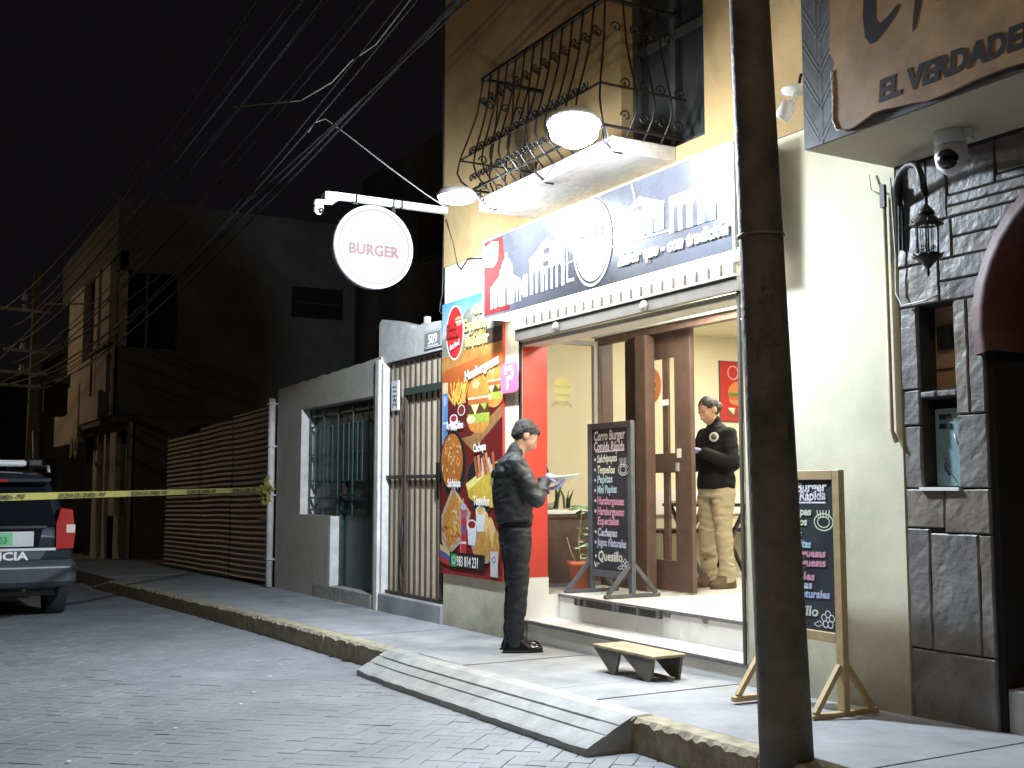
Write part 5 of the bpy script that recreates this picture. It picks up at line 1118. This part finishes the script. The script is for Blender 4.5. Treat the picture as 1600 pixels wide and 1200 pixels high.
# ---------------------------------------------------------------- police car
def police_car():
    t = thing('police_car', 'dark grey police patrol wagon seen from behind with green plate and POLICIA lettering', 'car', (-15.4, 1.12, gz(-14.5) + ROAD))
    gr = gz(-14.4) + ROAD; X0 = -13.3; Lc = 4.1; yc = 1.12
    M_car = mat('dark_car_paint', (.045, .055, .065), .22, metal=.5, var=.1, vs=2, spec=.7)
    # longitudinal stations: (dx from rear, half width, z bottom, belt z, roof z, roof half width) heights over ground
    st_ = [(0.0, .80, .42, .95, 1.0, .72), (.06, .84, .38, .98, 1.10, .70), (.16, .86, .34, 1.0, 1.38, .62), (.32, .87, .30, 1.01, 1.58, .60), (.55, .875, .28, 1.02, 1.63, .61), (1.4, .88, .26, 1.02, 1.66, .62), (2.2, .88, .26, 1.0, 1.62, .60), (2.7, .87, .27, .98, 1.40, .64), (3.0, .86, .28, .97, 1.08, .72), (3.7, .84, .30, .88, .93, .70), (4.0, .78, .34, .76, .80, .66), (4.1, .68, .40, .6, .66, .6)]
    mb = MB(); vs = []; rings = 14
    for dx, hw, zb1, zbelt, zr, rw in st_:
        prof = [(0, zb1), (hw * .8, zb1), (hw * .97, zb1 + .10), (hw, zb1 + .28), (hw, zbelt - .1), (hw * .965, zbelt), (rw + .02, zr - .10), (rw - .06, zr - .02), (0, zr)]
        full = [(-y, z) for y, z in prof[::-1]][:-1] + prof
        full = [( -y, z) for y, z in prof[1:-1]][::-1]; ring = prof + [(-y, z) for y, z in prof[1:-1]][::-1]
        vs.append([(X0 - dx, yc + y, gr + z) for y, z in ring])
    k = len(vs[0]); flatv = [p for r_ in vs for p in r_]
    fs = [(i * k + j, (i + 1) * k + j, (i + 1) * k + (j + 1) % k, i * k + (j + 1) % k) for i in range(len(vs) - 1) for j in range(k)]
    fs += [tuple(range(k)), tuple((len(vs) - 1) * k + j for j in range(k - 1, -1, -1))]
    mb.add(flatv, fs, M_car, True); mb.build('body', None, t)
    def rear(name, poly, m, off=.01, d=.012, slope=0):
        mb = MB(); n_ = len(poly); a = [(X0 + off + slope * 0, yc + u, gr + v) for u, v in poly]; b = [(X0 + off - d, yc + u, gr + v) for u, v in poly]
        mb.add(a + b, [tuple(range(n_)), tuple(range(2 * n_ - 1, n_ - 1, -1))] + [(i, n_ + i, n_ + (i + 1) % n_, (i + 1) % n_) for i in range(n_)], m); return mb.build(name, None, t)
    # rear window follows the slanted tailgate
    mb = MB(); wpts = [(.005, -.66, 1.03), (.005, .66, 1.03), (-.155, .56, 1.45), (-.155, -.56, 1.45)]
    mb.add([(X0 + a + .012, yc + u, gr + v) for a, u, v in wpts] + [(X0 + a - .03, yc + u, gr + v) for a, u, v in wpts], [(0, 1, 2, 3), (0, 4, 5, 1), (1, 5, 6, 2), (2, 6, 7, 3), (3, 7, 4, 0)], M_dglass); mb.build('rear_window', None, t)
    MB().box((X0 - .26, yc - .60, gr + 1.50), (X0 - .06, yc + .60, gr + 1.55), c=.012).build('spoiler', M_car, t)
    MB().box((X0 - .065, yc - .16, gr + 1.505), (X0 - .052, yc + .16, gr + 1.53)).build('brake_light', mat('red_lens', (.35, .01, .01), .2, var=.1), t)
    MB().box((X0 - .1, yc - .87, gr + .38), (X0 + .10, yc + .87, gr + .66), c=.05).build('rear_bumper', mat('bumper_plastic', (.055, .065, .075), .35, var=.1), t)
    MB().box((X0 + .08, yc - .80, gr + .575), (X0 + .105, yc + .80, gr + .59)).build('bumper_strip', M_zinc, t)
    for s_ in (-1, 1):
        mb = MB(); pl = [(.66, .78), (.84, .78), (.855, .95), (.82, 1.20), (.70, 1.22), (.655, 1.05)]
        tl = MB().add([(X0 + .035 - .12 * max(0, abs(u) - .7), yc + s_ * u, gr + v) for u, v in pl] + [(X0 - .1, yc + s_ * u, gr + v) for u, v in pl], [tuple(range(6)) if s_ > 0 else tuple(range(5, -1, -1))] + [(i, 6 + i, 6 + (i + 1) % 6, (i + 1) % 6) for i in range(6)], mat('red_lens', (.35, .01, .01), .2)).build('tail_light', None, t)
        MB().box((X0 + .015, yc + s_ * .76, gr + .95), (X0 + .034, yc + s_ * .85, gr + 1.04)).build('reverse_lens', mat('clear_lens', (.7, .55, .5), .15, var=0), tl)
        for xw in (X0 - .75, X0 - 3.35):
            w = MB().lathe([(.20, 0), (.315, .0), (.33, .03), (.33, .18), (.315, .21), (.20, .21)], (xw, yc + s_ * .86 - (.21 if s_ > 0 else 0), gr + .33), (0, 1, 0), n=28).build('wheel', mat('tyre_rubber', (.02, .02, .02), .85, var=.2), t)
            MB().lathe([(.19, .0), (.19, .03)], (xw, yc + s_ * .86 - (.02 if s_ > 0 else .01), gr + .33), (0, 1, 0), n=20).build('rim', M_zinc, w)
        MB().tube([(X0 - .3, yc + s_ * .60, gr + 1.62), (X0 - .4, yc + s_ * .60, gr + 1.68), (X0 - 2.0, yc + s_ * .60, gr + 1.70), (X0 - 2.1, yc + s_ * .60, gr + 1.65)], .018).build('roof_rail', M_zinc, t)
        MB().box((X0 - 2.95, yc + s_ * .88, gr + .98), (X0 - 2.8, yc + s_ * 1.05, gr + 1.12), c=.03).build('mirror', M_car, t)
    MB().box((X0 - 1.0, yc - .55, gr + 1.69), (X0 - .80, yc + .42, gr + 1.76), c=.02).build('light_bar', M_plastic, t)
    MB().box((X0 - 1.0, yc + .43, gr + 1.68), (X0 - .78, yc + .60, gr + 1.78), c=.02).build('light_bar_end', M_blackp, t)
    MB().bar((X0 - .9, yc + .5, gr + 1.74), (X0 - .9, yc + .48, gr + 2.1), .008, .008).build('antenna', M_blackp, t)
    rear('plate_recess', [(-.48, .80), (.48, .80), (.52, 1.0), (-.52, 1.0)], M_dglass, off=.022)
    rear('chrome_strip', [(-.55, 1.005), (.55, 1.005), (.56, 1.03), (-.56, 1.03)], mat('chrome', (.5, .5, .52), .15, metal=1, var=0), off=.035, d=.03)
    pl = rear('licence_plate', [(-.2, .81), (.43, .81), (.43, .97), (-.2, .97)], mat('plate_white', (.55, .56, .55), .4, var=.05), off=.03)
    P = Print((X0 + .031, yc - .18, gr + .82), YA, ZA); P.rect(0, 0, .40, .14, flat((.16, .50, .22))); P.build('plate_print', pl)
    text('plate_number', 'EPD-803', .10, (X0 + .035, yc - .17, gr + .845), YA, ZA, flat((.03, .12, .05)), pl, xs=.95, bold=.001)
    dc = rear('white_stripe', [(-.72, .762), (.66, .762), (.66, .79), (-.72, .79)], mat('white_decal', (.62, .63, .65), .35, var=.03), off=.026)
    rear('grey_stripe', [(-.70, .668), (.50, .668), (.56, .755), (-.70, .755)], mat('grey_decal', (.07, .075, .08), .35, var=.03), off=.030, d=.003)
    text('police_lettering', 'POLICIA', .12, (X0 + .034, yc - .20, gr + .668), YA, ZA, flat((.78, .79, .8)), dc, bold=.004, fit=.66)
    MB().tube([(X0 - .1, yc + .35, gr + .33), (X0 + .03, yc + .35, gr + .33)], .03).build('exhaust', M_rust, t)
    MB().box((X0 - 3.8, yc - .7, gr + .25), (X0 - .3, yc + .7, gr + .35)).build('underbody', M_blackp, t)
    return t
police_car()

# ---------------------------------------------------------------- PEOPLE
def bm_caps(p0, p1, r0, r1, n=14, sx=1.0):
    mb = MB(); p0 = Vector(p0); p1 = Vector(p1); pts = []; rs_ = []
    d = (p1 - p0); L = d.length; d = d.normalized() if L > 1e-6 else ZA
    for i in range(7): a = R(-90 + 90 * i / 6); pts.append(p0 + d * r0 * math.sin(a)); rs_.append(max(.0005, r0 * math.cos(a)))
    for i in range(7): a = R(90 * i / 6); pts.append(p1 + d * r1 * math.sin(a)); rs_.append(max(.0005, r1 * math.cos(a)))
    mb.tube(pts, rs_, n=n); return mb
def loft(rings, n=24):
    """rings: (cx,cy,cz,rx,ry) ellipses in horizontal planes"""
    mb = MB(); vs = []; k = len(rings)
    for cx, cy, cz, rx, ry in rings:
        for j in range(n): a = 2 * math.pi * j / n; vs.append((cx + rx * math.cos(a), cy + ry * math.sin(a), cz))
    fs = [(i * n + j, i * n + (j + 1) % n, (i + 1) * n + (j + 1) % n, (i + 1) * n + j) for i in range(k - 1) for j in range(n)]
    fs += [tuple(range(n - 1, -1, -1)), tuple((k - 1) * n + j for j in range(n))]
    mb.add(vs, fs); return mb
def ellip(c, r, rot=None):
    mb = MB(); mb.ball((0, 0, 0), r, n=12); M_ = Matrix.Translation(c)
    if rot: M_ = M_ @ Matrix.Rotation(rot[0], 4, rot[1])
    mb.xf(M_); return mb
def fuse(name, prims, m, parent, voxel=.01, smooth=6, wrinkle=None, cut=None):
    al = MB()
    for p in prims: al.add(p.v, p.f)
    me = al.mesh('tmp', m); o = bpy.data.objects.new('tmp', me); COL.objects.link(o)
    r_ = o.modifiers.new('r', 'REMESH'); r_.mode = 'VOXEL'; r_.voxel_size = voxel; r_.use_smooth_shade = True
    s_ = o.modifiers.new('s', 'SMOOTH'); s_.iterations = smooth; s_.factor = .5
    dg_ = bpy.context.evaluated_depsgraph_get(); me2 = bpy.data.meshes.new_from_object(o.evaluated_get(dg_)); bpy.data.objects.remove(o)
    if wrinkle:
        for v in me2.vertices: v.co = v.co + v.normal * wrinkle(v.co)
    me2.materials.clear(); me2.materials.append(m)
    for p in me2.polygons: p.use_smooth = True
    me2.name = name
    return link(name, me2, parent, local=True)
def hand(side, wrist, dirv, palmn, curl, m, name, parent, scale=1.0):
    """palm + four fingers + thumb; dirv along the fingers, palmn out of the palm"""
    d = Vector(dirv).normalized(); n = Vector(palmn).normalized(); n = (n - d * n.dot(d)).normalized(); s = d.cross(n) * side; w = Vector(wrist); pr_ = []
    for k in range(4):
        o = (k - 1.5) * .019 * scale; base_ = w + d * .085 * scale + s * o
        pr_.append(bm_caps(w + s * o * .75, base_, .015 * scale, .0115 * scale, n=10))
        L = [.036, .042, .039, .030][k] * scale; p = base_; a = 0
        for j in range(3):
            a += curl * (.8 if j == 0 else 1.0); q = p + (d * math.cos(a) + n * math.sin(a)) * L * (1 - .2 * j); pr_.append(bm_caps(p, q, (.0095 - .001 * j) * scale, (.0088 - .001 * j) * scale, n=8)); p = q
    b0 = w + d * .02 * scale - s * .025 * scale; b1 = b0 + (d * .6 - s * .6 + n * .5).normalized() * .045 * scale; b2 = b1 + (d * .8 + n * .5).normalized() * .032 * scale
    pr_.append(bm_caps(b0, b1, .014 * scale, .011 * scale, n=8)); pr_.append(bm_caps(b1, b2, .0105 * scale, .008 * scale, n=8)); pr_.append(bm_caps(w - d * .04, w + d * .01, .024 * scale, .024 * scale, n=10))
    return fuse(name, pr_, m, parent, .004, 3)

def head_prims(c, pitch, sc=1.0):
    """c = head centre; faces +x; pitch = forward bend"""
    P_ = []
    def T(mb): mb.xf(Matrix.Translation(c) @ Matrix.Rotation(pitch, 4, 'Y') @ Matrix.Scale(sc, 4)); P_.append(mb)
    T(ellip((-.012, 0, .03), (.096, .076, .088))); T(ellip((.03, 0, -.03), (.062, .062, .075))); T(ellip((.055, 0, -.085), (.028, .03, .022)))
    T(ellip((.05, 0, -.005), (.045, .056, .05))); T(ellip((.078, 0, .022), (.016, .046, .012)))
    T(bm_caps((.088, 0, .012), (.108, 0, -.026), .009, .013)); T(ellip((.094, 0, -.03), (.011, .019, .009)))
    T(ellip((.086, 0, -.056), (.011, .025, .007))); T(ellip((.083, 0, -.066), (.011, .022, .007)))
    for s in (-1, 1): T(ellip((-.004, s * .077, -.004), (.018, .009, .030))); T(ellip((.055, s * .04, -.022), (.022, .02, .02)))
    return P_
def face_parts(c, pitch, body):
    Mh = Matrix.Translation(c) @ Matrix.Rotation(pitch, 4, 'Y')
    for s in (-1, 1):
        e = MB().ball((.080, s * .031, .006), (.006, .011, .0045)); e.xf(Mh); e.build('eye', mat('eye_white', (.3, .24, .2), .3, var=0), body, local=True)
        e = MB().ball((.0855, s * .031, .006), (.002, .0045, .0042)); e.xf(Mh); e.build('iris', M_blackp, body, local=True)
        e = MB().tube([(.088, s * .013, .026), (.090, s * .03, .031), (.080, s * .05, .026)], .0038); e.xf(Mh); e.build('eyebrow', M_hair, body, local=True)
    e = MB().tube([(.094, -.02, -.061), (.097, 0, -.062), (.094, .02, -.061)], .0022); e.xf(Mh); e.build('mouth', mat('lip_line', (.22, .09, .07), .5, var=0), body, local=True)

def wr(f1, a1, f2, a2, seed, zlim=None):
    def f(co):
        v = Vector((co.x * f1 * .6 + seed, co.y * f1 * .6, co.z * f1 * 1.6)); w_ = noise.noise(v) * a1
        r_ = 1 - abs(noise.noise(Vector((co.x * f2, co.y * f2 + seed, co.z * f2 * 2.2))) * 2.2); w_ += (r_ - .5) * a2
        return w_
    return f

# --- officer writing on a sheet, standing on the pavement
oh = math.atan2(math.cos(R(29.497)) , math.sin(R(29.497)))       # heading that reads as facing right in view
of = thing('person', 'man in a black jacket and dark trousers writing on a white sheet by the steps', 'person', (-7.40, 4.22, 0.0), oh + R(8))
hc = Vector((.072, 0, 1.60)); hp = R(34)
b = []
b += head_prims(hc, hp); b.append(bm_caps((-.015, 0, 1.42), (.045, 0, 1.55), .056, .058))
b.append(loft([(-.01, 0, .92, .09, .13), (-.03, 0, 1.1, .085, .125), (-.04, 0, 1.3, .09, .15), (-.03, 0, 1.42, .06, .12)]))
for s in (-1, 1): b.append(bm_caps((0, s * .09, .93), (.02, s * .095, .5), .065, .045)); b.append(bm_caps((.02, s * .095, .5), (-.005, s * .10, .07), .042, .032))
ob = fuse('body', b, M_skin, of, .009, 5)
face_parts(hc, hp, ob)
# arms: right elbow bent forward, hand writing
RS, RE, RW = Vector((-.03, -.185, 1.385)), Vector((.115, -.245, 1.13)), Vector((.20, -.115, 1.26))
LS, LE, LW = Vector((-.03, .185, 1.385)), Vector((.10, .245, 1.12)), Vector((.23, .07, 1.20))
jk = [loft([(-.005, 0, .94, .118, .165), (-.012, 0, .965, .135, .178), (-.012, 0, 1.0, .142, .185), (-.022, 0, 1.1, .145, .190), (-.035, 0, 1.22, .142, .20), (-.045, 0, 1.32, .135, .205), (-.045, 0, 1.40, .11, .175), (-.03, 0, 1.45, .075, .10), (-.012, 0, 1.475, .062, .068)])]
for S_, E_, W_ in ((RS, RE, RW), (LS, LE, LW)): jk.append(bm_caps(S_, E_, .078, .062)); jk.append(bm_caps(E_, W_, .062, .046)); jk.append(ellip(S_ + Vector((0, 0, -.01)), (.085, .07, .08)))
jk.append(bm_caps((-.025, 0, 1.43), (.005, 0, 1.495), .072, .066))
jo = fuse('jacket', jk, M_jacket, of, .009, 4, wrinkle=lambda co: (wr(4, .010, 9, .012, 3)(co) + .005 * (1 - abs(noise.noise(Vector((co.x * 10, co.y * 10, co.z * 26 + co.x * 14)))) * 2)) * (1.0 if co.z < 1.42 else .3))
# hem band + zip
hm = fuse('jacket_hem', [loft([(-.006, 0, .925, .125, .172), (-.008, 0, .955, .133, .18)])], M_jacket2, jo, .008, 2)
# yellow lettering block on the back of the jacket
P = Print((-.176, -.02, 1.24), (0, -1, 0), ZA); 
bp_ = MB(); vs = []
for i in range(7):
    y = .09 - i * .026 * 1.15; x = -.045 - .143 * math.sqrt(max(0, 1 - (y / .215) ** 2)) - .012
    vs += [(x, y, 1.235), (x + .004, y, 1.285)]
bp_.add(vs, [(2 * i, 2 * i + 1, 2 * i + 3, 2 * i + 2) for i in range(6)], mat('faded_yellow_print', (.45, .40, .16), .6, var=.3, vs=60), True); bp_.build('back_patch', None, jo, local=True)
tr = []
tr.append(loft([(-.005, 0, .80, .115, .165), (-.012, 0, .88, .122, .168), (-.01, 0, .96, .115, .155)]))
for s in (-1, 1):
    tr.append(loft([(-.022, s * .092, .045, .060, .056), (-.02, s * .095, .10, .060, .056), (-.012, s * .095, .25, .066, .058), (.004, s * .092, .48, .072, .066), (.003, s * .09, .62, .084, .078), (-.002, s * .086, .80, .105, .088), (-.005, s * .08, .9, .105, .09)]))
tro = fuse('trousers', tr, M_trous, of, .009, 4, wrinkle=lambda co: (wr(4, .008, 7, .008, 8)(co) + .004 * (1 - abs(noise.noise(Vector((co.x * 9, co.y * 9, co.z * 20 - co.x * 18)))) * 2)))
for s in (-1, 1):
    off = Vector((.0, s * .095, 0)) if s < 0 else Vector((.012, s * .105, 0))
    sh_ = [loft([(off.x + .035, off.y, .003, .150, .046), (off.x + .038, off.y, .02, .152, .050), (off.x + .036, off.y, .04, .148, .048), (off.x + .02, off.y, .055, .125, .045), (off.x + .0, off.y, .08, .095, .042), (off.x - .03, off.y, .12, .06, .042)]), ellip((off.x + .12, off.y, .035), (.07, .048, .035))]
    so = fuse('shoe', sh_, M_shoe, of, .006, 5)
    MB().xf(Matrix())
    sol = MB(); lo_ = loft([(off.x + .036, off.y, .0, .158, .052), (off.x + .036, off.y, .014, .158, .052)]); lo_.build('sole', M_blackp, so, local=True)
# hair: cap over the skull, short at neck
hr = []
Mh = Matrix.Translation(hc) @ Matrix.Rotation(hp, 4, 'Y')
for c_, r_ in (((-.022, 0, .045), (.100, .083, .084)), ((-.045, 0, .01), (.070, .079, .075)), ((.035, 0, .072), (.05, .058, .04)), ((-.075, 0, -.025), (.03, .06, .035))):
    e = ellip(c_, r_); e.xf(Mh); hr.append(e)
ho = fuse('hair', hr, M_hair, ob, .007, 3, wrinkle=lambda co: .006 * noise.noise(co * 55) + .004 * noise.noise(co * 120))
gr_ = hand(1, RW + Vector((.015, .01, .015)), (.55, .65, .35), (-.1, .35, -.95), .55, M_glove, 'glove', of)
gl_ = hand(-1, LW + Vector((.01, -.01, .0)), (.7, -.5, .15), (0, 0, 1), .35, M_glove, 'glove', of)
pn = thing('pen', 'dark pen held in the gloved hand of the man in the black jacket', 'pen', (0, 0, 0))
pn.location = of.location; pn.rotation_euler = of.rotation_euler
MB().tube([(.262, -.015, 1.26), (.225, -.04, 1.385)], .0055, n=7).build('pen_body', M_blackp, pn, local=True)
pp = thing('paper_sheet', 'white sheet of paper held by the man in the black jacket', 'paper'); pp.location = of.location; pp.rotation_euler = of.rotation_euler
mb = MB(); c0 = Vector((.33, .02, 1.275)); u = Vector((.86, .30, .10)).normalized() * .13; v = Vector((-.30, .80, -.25)).normalized() * .11; nn = u.cross(v).normalized() * .003
mb.add([c0 - u - v, c0 + u - v, c0 + u + v, c0 - u + v, c0 - u - v + nn, c0 + u - v + nn, c0 + u + v + nn, c0 - u + v + nn], [(3, 2, 1, 0), (4, 5, 6, 7), (0, 1, 5, 4), (1, 2, 6, 5), (2, 3, 7, 6), (3, 0, 4, 7)]); mb.build('sheet', mat('white_paper', (.85, .85, .84), .7, var=0), pp, local=True)

# --- woman inside, looking down at a phone
wh_ = math.atan2(-math.cos(R(29.497)) * .80 - .50 * math.sin(R(29.497)), -math.sin(R(29.497)) * .80 + .50 * math.cos(R(29.497)) )
wo = thing('person', 'woman in a black jacket with round badge and khaki trousers standing inside the doorway', 'person', (-7.68, 6.38, fl), wh_)
wo.scale = (.985, .985, .985)
hc = Vector((.070, 0, 1.55)); hp = R(30)
b = head_prims(hc, hp, 1.04); b.append(bm_caps((-.01, 0, 1.38), (.04, 0, 1.50), .048, .050)); b.append(loft([(-.01, 0, .92, .08, .13), (-.02, 0, 1.1, .08, .115), (-.02, 0, 1.38, .06, .12)]))
for s in (-1, 1): b.append(bm_caps((0, s * .09, .9), (.02, s * .10, .5), .06, .042)); b.append(bm_caps((.02, s * .10, .5), (0, s * .11, .07), .04, .03))
wbdy = fuse('body', b, M_skin, wo, .009, 5); face_parts(hc, hp, wbdy)
RS, RE, RW = Vector((-.02, -.155, 1.33)), Vector((.04, -.24, 1.07)), Vector((.21, -.10, 1.19))
LS, LE, LW = Vector((-.02, .155, 1.33)), Vector((.03, .25, 1.07)), Vector((.20, .08, 1.17))
jk = [loft([(0, 0, .86, .145, .19), (-.003, 0, .92, .148, .192), (-.005, 0, 1.05, .135, .178), (-.01, 0, 1.2, .14, .185), (-.02, 0, 1.32, .125, .19), (-.02, 0, 1.38, .10, .15), (-.012, 0, 1.42, .07, .09), (0, 0, 1.45, .06, .065)])]
for S_, E_, W_ in ((RS, RE, RW), (LS, LE, LW)): jk.append(bm_caps(S_, E_, .075, .065)); jk.append(bm_caps(E_, W_, .065, .05)); jk.append(ellip(S_ + Vector((0, 0, -.03)), (.07, .055, .07)))
jk.append(bm_caps((-.005, 0, 1.40), (.012, 0, 1.455), .066, .060))
jo = fuse('jacket', jk, M_jacket2, wo, .009, 4, wrinkle=lambda co: wr(5, .010, 9, .006, 13)(co))
mb = MB(); mb.lathe([(.042, 0), (.042, .004), (.034, .006)], (.108, .105, 1.31), (.85, .55, .15), n=20); bd = mb.build('badge', mat('badge_silver', (.45, .45, .38), .4, var=.1), jo, local=True)
MB().lathe([(.026, 0), (.026, .003)], (.112, .108, 1.311), (.85, .55, .15), n=18).build('badge_centre', mat('badge_dark', (.06, .07, .05), .5, var=.3, vs=200), bd, local=True)
tr = [loft([(0, 0, .78, .12, .17), (0, 0, .86, .13, .18), (0, 0, .93, .12, .165)])]
for s in (-1, 1): tr.append(loft([(-.005, s * .115, .05, .075, .068), (-.01, s * .115, .14, .072, .066), (0, s * .11, .3, .075, .068), (.012, s * .105, .5, .08, .074), (.01, s * .095, .65, .092, .086), (0, s * .09, .8, .112, .096), (0, s * .085, .88, .112, .095)]))
fuse('trousers', tr, M_khaki, wo, .009, 4, wrinkle=lambda co: wr(5, .010, 8, .010, 18)(co) * (1.3 if co.z < .35 else 1))
for s in (-1, 1): fuse('shoe', [loft([(.04, s * .115, .0, .15, .052), (.04, s * .115, .03, .15, .054), (.02, s * .115, .07, .125, .048), (-.02, s * .115, .13, .065, .048)]), ellip((.12, s * .115, .04), (.075, .052, .042))], M_boot, wo, .007, 4)
hr = []; Mh = Matrix.Translation(hc) @ Matrix.Rotation(hp, 4, 'Y')
for c_, r_ in (((-.020, 0, .042), (.101, .083, .085)), ((-.045, 0, .005), (.072, .080, .08)), ((.012, 0, .060), (.06, .072, .042)), ((-.115, 0, -.02), (.042, .042, .045))):
    e = ellip(c_, r_); e.xf(Mh); hr.append(e)
fuse('hair', hr, M_hair, wbdy, .007, 3, wrinkle=lambda co: .002 * noise.noise(co * 70))
hand(1, RW + Vector((.015, .01, .01)), (.75, .45, .2), (-.2, .3, .9), .5, M_glove, 'glove', wo); hand(-1, LW + Vector((.01, -.01, .01)), (.75, -.45, .2), (-.2, -.3, .9), .5, M_glove, 'glove', wo)
ph = thing('mobile_phone', 'small dark phone held up by the woman inside', 'phone'); ph.location = wo.location; ph.rotation_euler = wo.rotation_euler
mb = MB(); mb.box((-.004, -.036, -.07), (.004, .036, .07), c=.003); mb.xf(Matrix.Translation((.30, -.005, 1.27)) @ Matrix.Rotation(R(-40), 4, 'Y')); mb.build('phone_body', M_zinc, ph, local=True)
mb = MB(); mb.box((-.0055, -.033, -.065), (-.0041, .033, .065)); mb.xf(Matrix.Translation((.30, -.005, 1.27)) @ Matrix.Rotation(R(-40), 4, 'Y')); mb.build('phone_screen', M_blackp, ph, local=True)

# ---------------------------------------------------------------- other lamps of the place
def ceiling_lamp(x, y, e, lab):
    t = thing('ceiling_lamp', lab, 'lamp', (x, y, 2.77), group='ceiling lamps inside the restaurant')
    MB().box((x - .3, y - .3, 2.765), (x + .3, y + .3, 2.779)).build('frame', M_plastic, t)
    MB().box((x - .28, y - .28, 2.758), (x + .28, y + .28, 2.764)).build('diffuser', mat('ceiling_glow', (1, .95, .85), .5, var=0, emit=(1, .93, .76), es=e), t)
ceiling_lamp(-7.6, 6.9, 38, 'square white ceiling lamp over the woman inside'); ceiling_lamp(-6.2, 8.6, 34, 'square white ceiling lamp deeper in the room'); ceiling_lamp(-6.6, 5.25, 14, 'square white ceiling lamp in the entrance porch')
# warm street lamps, both unseen; the nearer one adds frontal light
def street_lamp(label, base, head, energy, col, mount=None):
    t = thing('street_lamp', label, 'street lamp', base, group='street lamps')
    MB().tube([base, (base[0], base[1], head[2] - .1), ((base[0] + head[0]) / 2, (base[1] + head[1]) / 2, head[2] + .12), head], .03, n=8).build('lamp_arm', M_zinc, t)
    h = Vector(head); MB().box(h - Vector((.12, .2, -.01)), h + Vector((.12, .2, .10)), c=.03).build('lamp_head', M_darkc, t)
    MB().box(h - Vector((.09, .15, .012)), h + Vector((.09, .15, .008))).build('lamp_glass', mat('sodium_glass', (1, .8, .5), .5, var=0, emit=col, es=12), t)
    ld = bpy.data.lights.new('street_light', 'POINT'); ld.energy = energy; ld.color = col; ld.shadow_soft_size = .10
    lo = bpy.data.objects.new('street_light', ld); COL.objects.link(lo); lo.parent = t; lo.location = h - Vector(base) - Vector((0, 0, .12))
street_lamp('street lamp standing across the street behind the viewer', (2.5, -4.2, .1), (2.5, -3.2, 8.5), 320, (1, .78, .48))
street_lamp('street lamp on the far side of the street near the distant pole', (-34, -2.0, -1.0), (-33, -1.0, 5.2), 100, (1, .74, .45))
